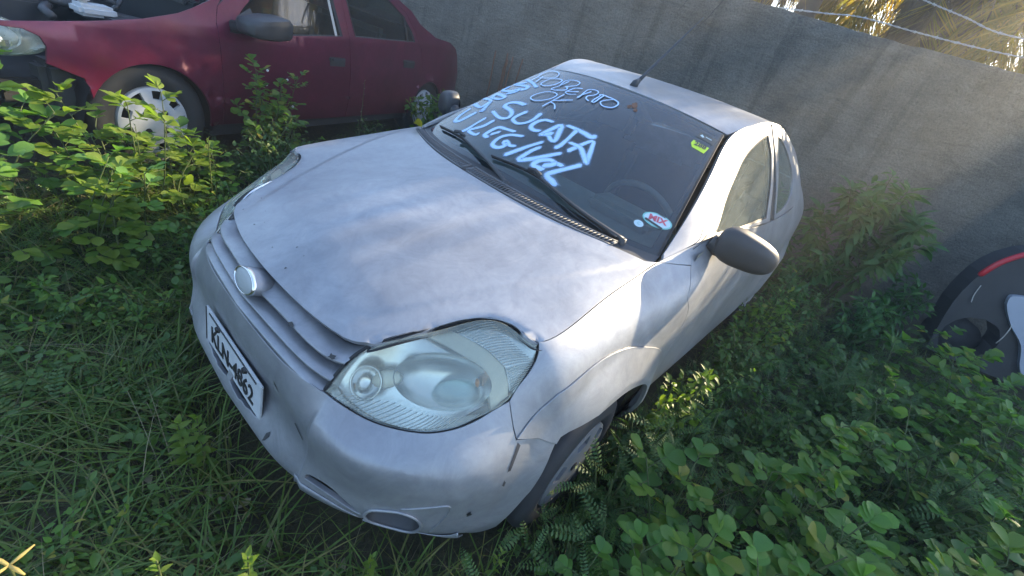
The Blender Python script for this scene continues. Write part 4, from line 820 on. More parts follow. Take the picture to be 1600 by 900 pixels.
# ------------------------------------------------------------------ maroon sedan
mh = np.array([2.455, .884]); mh /= np.linalg.norm(mh)
sed = tag(empty('maroon_sedan', (.434, -1.886, .197), (0, 0, math.atan2(mh[1], mh[0]))), 'maroon four-door sedan with bonnet up and front bumper missing, parked beside the wall', 'car')
def zb(x): return .735 - .0628 * x
def sidey(x, z):
    y = .03 - .035 * sstep((.40 - z) / .25) - .03 * sstep((z - .55) / .35) - np.where(z > zb(x), .36 * (z - zb(x)), 0)
    y = y + .010 * np.exp(-((z - .405) / .006) ** 2) * (x < -.37) * (x > -2.4)
    y = y - .30 * np.clip(x - .18, 0, 2) ** 2 - .28 * np.clip(-2.75 - x, 0, 2) ** 2
    for cx, ro in ((.02, .345), (-2.6, .30)):
        r = np.hypot(x - cx, z - .28); y = y + .016 * sstep((ro - r) / .012) * (z > .2)
    return y
class FSurf:
    nu, nv, sgn = 9, 4, 1
    def ev(s, uv): uv = np.atleast_2d(np.asarray(uv, float)); x = 4 - uv[:, 0]; z = uv[:, 1]; return np.stack([x, sidey(x, z), z], 1)
    def nrm(s, uv):
        e = 1e-3; uv = np.atleast_2d(np.asarray(uv, float)); n = np.cross(s.ev(uv + [e, 0]) - s.ev(uv - [e, 0]), s.ev(uv + [0, e]) - s.ev(uv - [0, e])); return n / np.linalg.norm(n, axis=1, keepdims=True)
FS = FSurf(); FS.sgn = 1
def xz(L): return [(4 - x, z) for x, z in L]
def arc(cx, cz, r, a0, a1, n=16): return [(cx + r * math.cos(a), cz + r * math.sin(a)) for a in np.linspace(a0, a1, n)]
FEND = [(.416, .657), (.404, .622), (.419, .555), (.30, .50), (.29, .42)] + arc(.02, .28, .302, .45, math.pi, 18) + [(-.283, .245), (-.37, .245), (-.37, .592), (-.372, .749), (-.379, .806), (-.416, .882), (-.46, .925), (-.414, .918), (-.275, .856), (-.18, .82), (0, .776), (.16, .75), (.318, .728), (.523, .70), (.72, .668), (.70, .655), (.56, .680), (.46, .679)]
APIL = [(-.416, .882), (-.46, .925), (-.75, 1.10), (-1.02, 1.25), (-1.4, 1.275), (-1.75, 1.25), (-2.036, 1.177), (-2.231, 1.116), (-2.42, 1.028)]
FD = [(-.37, .245), (-.37, .592), (-.372, .749), (-.379, .806), (-.416, .882), (-.46, .915), (-.75, 1.085), (-1.02, 1.235), (-1.40, 1.262), (-1.43, .9), (-1.44, .6), (-1.44, .245)]
W1 = [(-.47, .765), (-.50, .82), (-.58, .895), (-.78, 1.05), (-1.02, 1.195), (-1.30, 1.215), (-1.325, 1.06), (-1.362, .835), (-.9, .795)]
RD = [(-1.44, .245), (-1.44, .6), (-1.43, .9), (-1.40, 1.262), (-1.75, 1.238), (-2.02, 1.165), (-2.22, 1.08), (-2.33, .95), (-2.36, .87), (-2.42, .83), (-2.455, .657), (-2.40, .51)] + arc(-2.6, .28, .272, 2.2, math.pi, 8) + [(-2.32, .245)]
RD = [(-1.44, .245), (-1.44, .6), (-1.43, .9), (-1.40, 1.262), (-1.75, 1.238), (-2.02, 1.165), (-2.22, 1.08), (-2.33, .95), (-2.36, .87), (-2.42, .83), (-2.455, .657), (-2.42, .52), (-2.36, .42), (-2.325, .33), (-2.32, .245)]
W2 = [(-1.50, .845), (-1.465, 1.06), (-1.455, 1.215), (-1.75, 1.20), (-2.0, 1.135), (-2.16, 1.06), (-2.265, .96), (-2.30, .88), (-1.9, .862)]
QU = [(-2.325, .33), (-2.36, .42), (-2.42, .52), (-2.455, .657), (-2.42, .83), (-2.36, .87), (-2.33, .95), (-2.22, 1.08), (-2.02, 1.165), (-2.036, 1.177), (-2.231, 1.116), (-2.42, 1.028), (-2.662, .951), (-2.948, .932), (-3.145, .881), (-3.248, .807), (-3.34, .62), (-3.36, .35), (-3.1, .25), (-2.9, .25)] + [(x, z) for x, z in arc(-2.6, .28, .272, math.pi * .98, math.pi * .06, 16)]
def mside(flip):
    def fix(o):
        if flip:
            me = o.data; me.transform(Matrix.Scale(-1, 4, (0, 1, 0))); me.transform(Matrix.Translation((0, -1.66, 0))); me.flip_normals()
        return o
    k = dict(sub=(14, 14), gap=.0025, h=.02)
    fix(panel('front_fender', FS, xz(FEND), M['maroon'], sed, **k))
    a = fix(panel('front_door', FS, xz(FD), M['maroon'], sed, holes=[xz(W1)], **k)); b = fix(panel('rear_door', FS, xz(RD), M['maroon'], sed, holes=[xz(W2)], **k)); fix(panel('rear_quarter_panel', FS, xz(QU), M['maroon'], sed, **k))
    fix(panel('roof_rail', FS, xz(APIL[1:] + [(-2.3, 1.11), (-2.02, 1.20), (-1.75, 1.275), (-1.4, 1.30), (-1.0, 1.275), (-.72, 1.12), (-.43, .94)]), M['maroon'], sed, sub=(10, 20), gap=0, h=.03))
    for w_, p in ((W1, a), (W2, b)):
        fix(panel('window_glass', Off(FS, .010), xz(w_), M['mglass'], p, sub=(8, 8), gap=-.004, thick=.004, h=.03))
        o = np.array(xz(w_)); c0 = o.mean(0); ii = c0 + (o - c0) * .955; nn = len(o); V = np.concatenate([FS.ev(o) + FS.nrm(o) * .001, FS.ev(ii) - FS.nrm(ii) * .006]); fix(mk('window_seal', V, [(i, (i + 1) % nn, nn + (i + 1) % nn, nn + i) for i in range(nn)], M['seal'], p, False))
    dv = np.array(xz([(-2.165, .873), (-2.195, .875), (-2.185, 1.05), (-2.155, 1.065)])); V = FS.ev(dv) + FS.nrm(dv) * .001; fix(mk('window_divider', V, [(0, 1, 2, 3)], M['seal'], b, False))
    dv = np.array(xz([(-1.285, .825), (-1.31, .828), (-1.285, 1.2), (-1.262, 1.2)])); V = FS.ev(dv) - FS.nrm(dv) * .003; fix(mk('window_channel', V, [(0, 1, 2, 3)], M['pale'], a, False))
    for x0, x1, z0, z1, p in ((-1.212, -1.38, .626, .692, a), (-2.13, -2.312, .656, .726, b)):
        bm = bmesh.new(); box_bm(bm, ((x0 + x1) / 2, sidey(np.array((x0 + x1) / 2), np.array((z0 + z1) / 2)) - .002, (z0 + z1) / 2), (abs(x1 - x0), .014, z1 - z0)); hd = fix(bm_obj('door_handle', bm, M['black'], p, bevel=.006))
        bm = bmesh.new(); box_bm(bm, ((x0 + x1) / 2, sidey(np.array((x0 + x1) / 2), np.array((z0 + z1) / 2)) + .012, (z0 + z1) / 2 + .018), (abs(x1 - x0) * .8, .014, .022)); fix(bm_obj('handle_grip', bm, M['trim'], hd, bevel=.005))
    # sill, mirror, arch liners
    fix(panel('sill', Off(FS, .02), xz([(-.30, .17), (-.30, .248), (-2.32, .248), (-2.32, .19)]), M['trim'], sed, sub=(8, 20), gap=0, h=.03))
    bm = bmesh.new(); bmesh.ops.create_uvsphere(bm, u_segments=24, v_segments=14, radius=1)
    for v in bm.verts:
        x, y, z = v.co; p = 5.0; kk = (abs(x) ** p + abs(y) ** p + abs(z) ** p) ** (-1 / p); x, y, z = x * kk, y * kk, z * kk
        v.co = (-.575 + x * .150, .13 + y * .08, .838 + z * .062 * (1 - .28 * max(0, x)) - .012 * x)
    fix(bm_obj('door_mirror', bm, M['black'], sed, True)); V, F = tube([(-.46, .0, .80), (-.50, .06, .81), (-.53, .11, .825)], .03, 8); fix(mk('mirror_arm', V, F, M['black'], sed))
    tri = np.array(xz([(-.44, .765), (-.47, .765), (-.66, .775), (-.62, .90), (-.52, .85)])); V = FS.ev(tri) + FS.nrm(tri) * .003; fix(mk('mirror_sail', V, [tuple(range(5))], M['black'], sed, False))
    for cx in (.02, -2.6):
        P = np.array([[(cx + .315 * math.cos(q), yy, .28 + .315 * math.sin(q)) for q in np.linspace(-.2, math.pi + .2, 22)] for yy in (.02, -.1, -.3)]); fix(gridobj('wheel_arch_liner', P, M['dark'], sed))
M['mglass'] = glass('tinted_window_glass', (.35, .38, .36), .06, (.3, .32, .3))
mside(False); mside(True)
for cx in (.015, -2.6):
    wheel(sed, (cx, -.085, .285), .293, .18, .178, 0, 1, 'steel', 9); wheel(sed, (cx, -1.575, .285), .293, .18, .178, 0, -1, 'steel', 9)
# headlamp, bare front end
bm = bmesh.new(); bmesh.ops.create_uvsphere(bm, u_segments=26, v_segments=16, radius=1)
for v in bm.verts:
    x, y, z = v.co; p = 3.0; kk = (abs(x) ** p + abs(y) ** p + abs(z) ** p) ** (-1 / p); x, y, z = x * kk, y * kk, z * kk
    v.co = (.56 + x * .155 - .10 * max(0, y) ** 2, -.15 + y * .135 - .10 * max(0, x), .618 + z * .066 + .012 * -x)
for s in (0, 1):
    hl = bm_obj('headlight', bm.copy(), M['lens'], sed, True)
    if s: hl.data.transform(Matrix.Scale(-1, 4, (0, 1, 0))); hl.data.transform(Matrix.Translation((0, -1.66, 0))); hl.data.flip_normals()
    yy = -.15 if not s else -1.51
    b2 = bmesh.new(); bmesh.ops.create_uvsphere(b2, u_segments=20, v_segments=12, radius=1); bmesh.ops.transform(b2, matrix=Matrix.Translation((.55, yy, .618)) @ Matrix.Diagonal((.125, .11, .052, 1)), verts=b2.verts); bm_obj('lamp_reflector', b2, M['lampwhite'], hl, True)
    b3 = bmesh.new(); box_bm(b3, (.55, yy + (.085 if not s else -.085), .61), (.14, .04, .055)); bm_obj('lamp_surround', b3, M['chrome'], hl, bevel=.015)
bm.free()
def mbox(name, c, s, material, bev=.008, rot=None): b = bmesh.new(); box_bm(b, c, s, rot); return bm_obj(name, b, M[material], sed, bevel=bev)
mbox('front_crossbar', (.60, -.83, .462), (.10, 1.35, .068), 'pale', .012); mbox('radiator', (.50, -.83, .345), (.06, 1.05, .17), 'rust', .005)
acc = Acc()
for k in range(40):
    y = -.33 - k * .0255; b = np.array([(.535, y, .27), (.535, y, .42)]); V, F = tube(b, .005, 4); acc.add(V, F)
tag(acc.obj('radiator_fins', M['rust'], sed), kind='stuff')
mbox('slam_panel', (.62, -.83, .55), (.05, 1.3, .04), 'dark'); mbox('inner_wing', (.35, -.10, .42), (.13, .12, .26), 'black', .03); mbox('inner_wing', (.35, -1.56, .42), (.13, .12, .26), 'black', .03); mbox('lower_beam', (.52, -.83, .22), (.08, 1.2, .06), 'dark')
# engine bay and open bonnet
mbox('bay_floor', (.15, -.83, .42), (.8, 1.5, .1), 'dark'); mbox('firewall', (-.33, -.83, .62), (.04, 1.5, .50), 'dark'); mbox('strut_tower', (-.05, -.22, .62), (.24, .2, .2), 'black', .04)
mbox('battery', (.28, -.42, .66), (.20, .16, .14), 'black'); mbox('air_box', (.05, -.62, .70), (.28, .24, .14), 'black', .03); mbox('coolant_tank', (.05, -.28, .735), (.16, .10, .05), 'plate', .015); mbox('tank_cap', (.08, -.30, .775), (.05, .05, .03), 'pale', .012); mbox('engine_block', (.15, -.95, .62), (.40, .50, .26), 'trim', .03); mbox('engine_cover', (.15, -.92, .78), (.34, .40, .05), 'black', .02)
for k in range(9):
    a = np.array([.20 - .4 * rng.random(), -.35 - .7 * rng.random(), .70]); pts = catmull([a, a + rng.normal(size=3) * [.12, .12, .04], a + rng.normal(size=3) * [.2, .2, .05] + [0, 0, .05], a + rng.normal(size=3) * [.25, .25, .03]], 5); pts = np.clip(pts, [-.3, -1.2, .6], [.25, -.22, .86]); V, F = tube(pts, .010 + .012 * rng.random(), 7); mk('hose', V, F, M['black'] if k % 3 else M['trim'], sed)
hb = np.array([[(-.30 + .02 * t - .42 * t + .0, -.04 - 1.58 * f, .885 + .92 * t + .03 * math.sin(math.pi * f)) for f in np.linspace(0, 1, 12)] for t in np.linspace(0, 1, 8)]); gridobj('open_bonnet', hb, M['maroon'], sed, thick=.02)

mbox('cowl', (-.36, -.83, .865), (.14, 1.40, .04), 'black', .01)
wsd = np.array([[(-.43 - .60 * t - .06 * (1 - (2 * f - 1) ** 2) * -1, -.085 - .10 * t - (1.49 - .2 * t) * f, .90 + .36 * t + .01 * math.sin(math.pi * f)) for f in np.linspace(0, 1, 12)] for t in np.linspace(0, 1, 6)]); mw = gridobj('windscreen', wsd, M['mglass'], sed)
mk('windscreen_sticker', [(-.54, -.20, .977), (-.54, -.30, .978), (-.60, -.30, 1.013), (-.60, -.21, 1.012)], [(0, 1, 2, 3)], M['sticker_green'], mw, False)
rf = np.array([[(x, -.20 - 1.26 * f, z + .035 * math.sin(math.pi * f)) for f in np.linspace(0, 1, 12)] for x, z in ((-1.0, 1.262), (-1.2, 1.285), (-1.6, 1.28), (-1.9, 1.235), (-2.03, 1.19))]); gridobj('roof', rf, M['maroon'], sed)
rg = np.array([[(x, -.20 - 1.26 * f, z + .02 * math.sin(math.pi * f)) for f in np.linspace(0, 1, 12)] for x, z in ((-2.03, 1.19), (-2.25, 1.09), (-2.5, .98), (-2.66, .94))]); gridobj('rear_window', rg, M['mglass'], sed)
bt = np.array([[(x, (-.03 - i_) - (1.60 - 2 * i_) * f, z + .01 * math.sin(math.pi * f)) for f in np.linspace(0, 1, 12)] for x, z, i_ in ((-2.62, .945, .06), (-2.95, .925, .06), (-3.15, .875, .08), (-3.25, .80, .10), (-3.34, .62, .12), (-3.36, .34, .12))]); gridobj('boot_lid', bt, M['maroon'], sed)
for y in (-.45, -1.21):
    mbox('seat_back', (-1.35, y, .72), (.12, .46, .50), 'seat', .04, Matrix.Rotation(math.radians(-12), 3, 'Y')); mbox('headrest', (-1.42, y, 1.05), (.09, .24, .15), 'seat', .03)
mbox('rear_seat', (-2.15, -.83, .68), (.14, 1.2, .45), 'seat', .04); mbox('dashboard', (-.62, -.83, .74), (.28, 1.4, .14), 'interior', .03); mbox('floor_pan', (-1.4, -.83, .27), (2.0, 1.4, .08), 'dark')

# ------------------------------------------------------------------ wrecked car at the right edge
WO = np.array([-3.82, 2.0, .05]); wk = tag(empty('wrecked_car', tuple(WO), (0, 0, math.atan2(WT[1], WT[0]))), 'dark wrecked car with red lamp strip and pale side panel at the right edge', 'car')
# local x runs along the wall to the right, local -y comes out from the wall
def extr(name, outline, y0, y1, material, hole=None, bev=0):
    loops = [outline] + ([hole] if hole else []); V = []; E = []
    for q in loops: s = len(V); V += q; E += [(s + i, s + (i + 1) % len(q)) for i in range(len(q))]
    r = delaunay_2d_cdt([Vector(v) for v in V], E, [], 1, 1e-6); n = len(r[0]); T = [tuple(f) for f in r[2]]
    if hole: hc = np.array(hole).mean(0); T = [f for f in T if math.hypot(sum(r[0][i].x for i in f) / 3 - hc[0], sum(r[0][i].y for i in f) / 3 - hc[1]) > .178]
    VV = [(v.x, y0, v.y) for v in r[0]] + [(v.x, y1, v.y) for v in r[0]]; ec = {}
    for f in T:
        for i in range(3): ec[(f[i], f[(i + 1) % 3])] = 1
    FF = T + [tuple(i + n for i in f[::-1]) for f in T] + [(b, a, a + n, b + n) for a, b in ec if (b, a) not in ec]
    bm = bmesh.new(); vs = [bm.verts.new(v) for v in VV]
    for f in FF:
        try: bm.faces.new([vs[i] for i in f])
        except ValueError: pass
    return bm_obj(name, bm, M[material], wk)
body = catmull([(.02, .12), (-.03, .33), (-.075, .55), (-.08, .74), (-.05, .90), (.06, 1.06), (.34, 1.20), (.95, 1.30)], 2).tolist() + [(.95, .12), (.66, .12)] + arc(.36, .20, .30, -.25, math.pi + .1, 18)[0:0]
hole = arc(.19, .33, .185, 0, 2 * math.pi, 28)[:-1]
extr('body_corner', [tuple(p) for p in body], -.10, .10, 'black', hole)
pts = catmull([(-.075, -.10, .80), (-.03, -.105, .945), (.075, -.105, 1.075), (.22, -.10, 1.150)], 6); V, F = tube(pts, np.r_[.012, np.full(len(pts) - 2, .021), .012], 8); mk('red_lamp', V, F, M['red'], wk)
extr('side_panel', [tuple(p) for p in catmull([(.17, .715), (.27, .79), (.95, .95), (.95, .15), (.72, .17), (.58, .27), (.46, .44), (.30, .56)], 4, True)], -.135, -.10, 'paleblue')
V, F = tube([(.19, .03, .25), (.19, .2, .25)], .17, 28); mk('tyre', V, F, M['rubber'], wk)
V, F = tube(catmull([(.20, -.12, .70), (.30, -.13, .58), (.33, -.135, .48), (.34, -.12, .38)], 5), .004, 5); mk('loose_cable', V, F, M['pale'], wk)
V, F = tube(catmull([(-.02, -.108, .74), (-.01, -.11, .66), (.012, -.112, .60)], 5), .003, 5); mk('paint_scratch', V, F, M['pale'], wk)

# ------------------------------------------------------------------ vegetation
def leaf_tpl(L, W, prof, fold=.12, bend=.15):
    """leaf along +x lying in xy; returns V,F(tri)"""
    n = len(prof); V = [(0, 0, 0)]; F = []
    for i, w_ in enumerate(prof):
        t = (i + 1) / (n + 1); z = -bend * L * t * t
        V += [(L * t, -W * w_ / 2, z + fold * W * w_), (L * t, 0, z), (L * t, W * w_ / 2, z + fold * W * w_)]
    V.append((L, 0, -bend * L)); e = len(V) - 1
    F += [(0, 1, 2), (0, 2, 3)]
    for i in range(n - 1):
        a = 1 + 3 * i; b = a + 3; F += [(a, b, b + 1), (a, b + 1, a + 1), (a + 1, b + 1, b + 2), (a + 1, b + 2, a + 2)]
    a = 1 + 3 * (n - 1); F += [(a, e, a + 1), (a + 1, e, a + 2)]
    return np.array(V, float), np.array(F, np.int64)
OBO = [.42, .72, .93, 1.0, .86]; LAN = [.6, 1.0, .9, .55]; OVA = [.75, 1.0, .8, .45]
def tpl_mesh(name, tpl, material):
    me = bpy.data.meshes.new(name); me.from_pydata([tuple(v) for v in tpl[0]], [], [tuple(f) for f in tpl[1]]); me.update(); me.polygons.foreach_set('use_smooth', [True] * len(me.polygons)); me.materials.append(material); return me
ROUND = [leaf_tpl(1, .62 + .06 * k, OBO, .10 + .04 * (k % 3), .08 + .07 * (k % 4)) for k in range(6)]
LANCE = [leaf_tpl(1, .30 + .03 * k, LAN, .18, .10 + .12 * k) for k in range(4)]
OVATE = [leaf_tpl(1, .50 + .05 * k, OVA, .15, .10 + .08 * k) for k in range(4)]
def frame(d, up=(0, 0, 1), roll=0):
    d = np.asarray(d, float); d = d / np.linalg.norm(d); y = np.cross(up, d); l = np.linalg.norm(y); y = np.array([0, 1., 0]) if l < 1e-6 else y / l; z = np.cross(d, y); c, s = math.cos(roll), math.sin(roll)
    return np.stack([d, y * c + z * s, -y * s + z * c], 1)
def M4(R, p, s): return Matrix(((R[0, 0] * s, R[0, 1] * s, R[0, 2] * s, p[0]), (R[1, 0] * s, R[1, 1] * s, R[1, 2] * s, p[1]), (R[2, 0] * s, R[2, 1] * s, R[2, 2] * s, p[2]), (0, 0, 0, 1)))
MESHC = {}
def leafobj(tset, tname, k, material, parent, R, p, s):
    key = (tname, k, material.name)
    if key not in MESHC: MESHC[key] = tpl_mesh('leaf', tset[k], material)
    o = bpy.data.objects.new('leaf', MESHC[key]); COL.objects.link(o); o.parent = parent; o.matrix_basis = M4(R, p, s); return o
def pinnate(stemV, base, d, L, pairs, size, emit, tset, up=(0, 0, 1), droop=.25, last=False):
    """a petiole with pairs of leaflets; emit(k,R,p,s) places each leaflet"""
    d = np.array(d, float); d /= np.linalg.norm(d); pts = np.array([base + d * L * t + np.array([0, 0, -droop * L * t * t]) for t in np.linspace(0, 1, 5)]); V, F = tube(pts, np.linspace(.0022, .0012, 5), 4, False); stemV.add(V, F)
    side_ = np.cross(d, up); side_ /= max(np.linalg.norm(side_), 1e-6)
    for i in range(pairs):
        t = 1 - .30 * (pairs - 1 - i) - .02; t = max(t, .2); p = base + d * L * t + np.array([0, 0, -droop * L * t * t]); sz = size * (.72 + .28 * (i + 1) / pairs)
        for s_ in (-1, 1):
            ang = .85 - .35 * (i / max(1, pairs - 1)); dd = d * math.cos(ang) + side_ * s_ * math.sin(ang) + np.array([0, 0, -.15]) + rng.normal(size=3) * .12
            emit(rng.integers(len(tset)), frame(dd, up + rng.normal(size=3) * .25), p, sz * (.85 + .3 * rng.random()))
def senna(pos, h, nl, size, label, group=None, lean=(0, 0), individual=True, leafmat_='leaf', cat='weed', name='round_leaf_weed', reach=1.0, pairs=None):
    pos = np.array([pos[0], pos[1], pos[2] if len(pos) > 2 else float(gz(pos[0], pos[1])) - .02]); r_ = tag(empty(name, tuple(pos)), label, cat, group)
    stem = Acc(); tri = TriAcc()
    pts = catmull([np.zeros(3), np.array([lean[0] * .3, lean[1] * .3, h * .5]) + rng.normal(size=3) * .02, np.array([lean[0], lean[1], h])], 5); V, F = tube(pts, np.linspace(.0042, .002, len(pts)), 5); stem.add(V, F)
    def emit(k, R, p, s):
        if individual: leafobj(ROUND, 'round', int(k), M[leafmat_], r_, R, p, s)
        else: v, f = ROUND[k]; tri.add(v * s @ R.T + p, f)
    a0 = rng.random() * 6.28
    for i in range(nl):
        t = .28 + .72 * (i + 1) / nl; q = t * (len(pts) - 1); j = min(int(q), len(pts) - 2); b = pts[j] + (pts[j + 1] - pts[j]) * (q - j); a = a0 + i * 2.4 + rng.normal() * .3; el_ = .25 + .9 * (i / nl) * (i / nl)
        d = np.array([math.cos(a) * math.cos(el_), math.sin(a) * math.cos(el_), math.sin(el_)]); L = (.05 + .05 * rng.random()) * reach * (1.25 - .55 * t)
        pinnate(stem, b, d, L, pairs or (2 if rng.random() < .5 else 3), size, emit, ROUND)
    stem.obj('stem', M['stem'], r_)
    if not individual: tag(tri.obj('foliage', M[leafmat_], r_), kind='stuff')
    return r_
def blocked(x, y, m=0.0):
    x = np.asarray(x, float); y = np.asarray(y, float)
    nose = .74 - .95 * np.clip(np.abs(y) - .34, 0, 1) ** 1.35
    b = (x > -3.1 - m) & (x < nose + m) & (np.abs(y) < .80 + m)
    dx, dy = x - .434, y + 1.886; lx = dx * mh[0] + dy * mh[1]; ly = -dx * mh[1] + dy * mh[0]
    b |= (lx > -3.35) & (lx < .62) & (ly < -.02 + m) & (ly > -1.7)
    b |= (WN[0] * x + WN[1] * y) < WD + .03
    return b
def scatter(n, x0, x1, y0, y1, m=0.0):
    x = rng.uniform(x0, x1, n); y = rng.uniform(y0, y1, n); k = ~blocked(x, y, m); return x[k], y[k]
def patch(x, y, s=1.0, ph=0.): return .5 + .25 * np.sin(x * 3.1 * s + 1.3 + ph) * np.cos(y * 2.7 * s + .4) + .25 * np.sin((x + y) * 5.3 * s + ph)
# --- grass
def grass_obj(name, x, y, h, wd, lean, material, seg=4):
    n = len(x); a = rng.uniform(0, 6.28, n); b = a + math.pi / 2 + rng.normal(size=n) * .4; z = gz(x, y) - .015
    V = np.zeros((n, seg * 2 + 1, 3))
    for i in range(seg + 1):
        t = i / seg; cx = x + np.cos(a) * lean * h * t * t; cy = y + np.sin(a) * lean * h * t * t; cz = z + h * (t - .45 * np.minimum(lean, 1.3) * t * t * .8)
        w_ = wd * (1 - t ** 1.6) * (.7 + .3 * t)
        if i < seg:
            V[:, 2 * i] = np.stack([cx - np.cos(b) * w_, cy - np.sin(b) * w_, cz], 1); V[:, 2 * i + 1] = np.stack([cx + np.cos(b) * w_, cy + np.sin(b) * w_, cz], 1)
        else: V[:, 2 * seg] = np.stack([cx, cy, cz], 1)
    f = []
    for i in range(seg - 1): f += [(2 * i, 2 * i + 1, 2 * i + 3), (2 * i, 2 * i + 3, 2 * i + 2)]
    f.append((2 * seg - 2, 2 * seg - 1, 2 * seg)); f = np.array(f); F = (f[None] + (np.arange(n) * (2 * seg + 1))[:, None, None]).reshape(-1, 3)
    return mk(name, V.reshape(-1, 3), F, material)
def zonedens(x, y):                                        # thin over the trodden bare strip at the lower left
    d = np.hypot((x - 1.0) / .32, (y + .05) / .22); return np.clip(d, .25, 1)
x, y = scatter(60000, -3.9, 1.9, -3.2, 3.4); k = rng.random(len(x)) < (.35 + .65 * patch(x, y)) * zonedens(x, y); x, y = x[k], y[k]; n = len(x)
tag(grass_obj('grass', x, y, rng.uniform(.06, .24, n) * (.6 + .7 * patch(x, y, .6)), rng.uniform(.0012, .0034, n), rng.uniform(.2, 1.5, n), M['grass']), 'dense tangled green grass growing all over the ground round the cars', 'grass', kind='stuff')
x, y = scatter(9000, .35, 1.6, -1.6, 1.1); k = rng.random(len(x)) < zonedens(x, y) * patch(x, y, 1.4, 2); x, y = x[k], y[k]; n = len(x)
tag(grass_obj('long_grass', x, y, rng.uniform(.12, .30, n), rng.uniform(.003, .0065, n), rng.uniform(.5, 1.7, n), M['grass'], 6), 'broad long-bladed grass in front of the silver car bumper', 'grass', kind='stuff')
x, y = scatter(2600, -3.6, 1.7, -2.8, 3.2); n = len(x)
tag(grass_obj('dry_grass', x, y, rng.uniform(.10, .38, n), rng.uniform(.0008, .0018, n), rng.uniform(.5, 2.4, n), M['straw'], 5), 'thin dry straw stalks lying among the green grass', 'dry grass', kind='stuff')
x, y = scatter(5200, -1.6, 1.7, -2.2, 1.4); k = rng.random(len(x)) < patch(x, y, 2.6, 1) ** 2; x, y = x[k], y[k]
cx = x + rng.normal(size=len(x)) * .01; n = len(x) * 5; xs = np.repeat(x, 5) + rng.normal(size=n) * .014; ys = np.repeat(y, 5) + rng.normal(size=n) * .014
tag(grass_obj('grass_tufts', xs, ys, rng.uniform(.07, .20, n), rng.uniform(.0015, .0042, n), rng.uniform(.3, 1.3, n), M['grass']), 'tufts of brighter grass scattered through the yard', 'grass', kind='stuff')
# --- merged small foliage
def many(name, tpls, P, R, S, material, label, cat):
    k = rng.integers(len(tpls), size=len(P)); Vs, Fs, o = [], [], 0
    for q in range(len(tpls)):
        i = np.nonzero(k == q)[0]
        if not len(i): continue
        V, F = tpls[q]; W = np.einsum('nij,vj->nvi', R[i], V) * S[i][:, None, None] + P[i][:, None]; Vs.append(W.reshape(-1, 3)); Fs.append((F[None] + (np.arange(len(i)) * len(V))[:, None, None] + o).reshape(-1, 3)); o += len(i) * len(V)
    return tag(mk(name, np.concatenate(Vs), np.concatenate(Fs), material), label, cat, kind='stuff')
def rframes(n, az, elv, roll):
    d = np.stack([np.cos(az) * np.cos(elv), np.sin(az) * np.cos(elv), np.sin(elv)], 1); yv = np.stack([-np.sin(az), np.cos(az), np.zeros(n)], 1); zv = np.cross(d, yv); c, s = np.cos(roll)[:, None], np.sin(roll)[:, None]
    return np.stack([d, yv * c + zv * s, -yv * s + zv * c], 2)
def frond_tpl(pairs, lw, taper=True):
    V, F, o = [], [], 0; lv, lf = leaf_tpl(1, .42, [.9, .9], .1, .1)
    for i in range(pairs):
        t = (i + .6) / pairs; L = lw * (math.sin(math.pi * (.12 + .80 * t)) if taper else 1)
        for s_ in (-1, 1):
            R = frame((.25, s_, -.1)); V.append(lv * L @ R.T + np.array([t, 0, -.22 * t * t])); F.append(lf + o); o += len(lv)
    r = np.array([(0, -.006, 0), (0, .006, 0), (.5, -.005, -.055), (.5, .005, -.055), (1, 0, -.22)]); V.append(r); F.append(np.array([(0, 1, 3), (0, 3, 2), (2, 3, 4)]) + o); return np.concatenate(V), np.concatenate(F)
FERN = [frond_tpl(11, .16), frond_tpl(9, .20), frond_tpl(13, .13)]
def fernfield(n, x0, x1, y0, y1, h0, h1, s0, s1, dens_, material, label, name):
    x, y = scatter(n, x0, x1, y0, y1, .02); k = rng.random(len(x)) < dens_(x, y); x, y = x[k], y[k]; n = len(x); z = gz(x, y) + rng.uniform(h0, h1, n) * (.4 + .9 * patch(x, y, .8, 3))
    many(name, FERN, np.stack([x, y, z], 1), rframes(n, rng.uniform(0, 6.28, n), rng.uniform(-.3, 1.0, n), rng.normal(size=n) * .5), rng.uniform(s0, s1, n), material, label, 'weeds')
fernfield(5200, -3.6, .6, .84, 2.6, .02, .26, .06, .13, lambda x, y: .25 + .75 * patch(x, y, .7, 1), M['feather'], 'fine feathery weeds covering the ground right of the silver car', 'feathery_weeds')
fernfield(3800, -2.6, 1.6, -2.2, -.3, .02, .16, .06, .12, lambda x, y: .3 + .5 * patch(x, y, .9, 5), M['feather'], 'fine feathery weeds between the silver and the maroon car', 'feathery_weeds')
def herbfield(n, x0, x1, y0, y1, h0, h1, s0, s1, tp, material, dens_, label, name, per=9):
    x, y = scatter(n, x0, x1, y0, y1, .02); k = rng.random(len(x)) < dens_(x, y); x, y = x[k], y[k]; n = len(x); h = rng.uniform(h0, h1, n); P = []; az = []; ev = []
    for j in range(per):
        t = (j + 1) / per; a = j * 2.4 + rng.uniform(0, 6.28, n) * .3 + x * 40; P.append(np.stack([x + rng.normal(size=n) * .02, y + rng.normal(size=n) * .02, gz(x, y) + h * t], 1)); az.append(a); ev.append(rng.normal(size=n) * .3 + .15)
    P = np.concatenate(P); az = np.concatenate(az); ev = np.concatenate(ev); n2 = len(P)
    many(name, tp, P, rframes(n2, az, ev, rng.normal(size=n2) * .5), rng.uniform(s0, s1, n2), material, label, 'weeds')
herbfield(2600, -3.6, 1.7, -2.8, 3.0, .05, .20, .018, .042, OVATE, M['leafdk'], lambda x, y: .3 + .7 * patch(x, y, 1.1, 4), 'low dark green small-leaved ground cover', 'small_leaf_weeds')
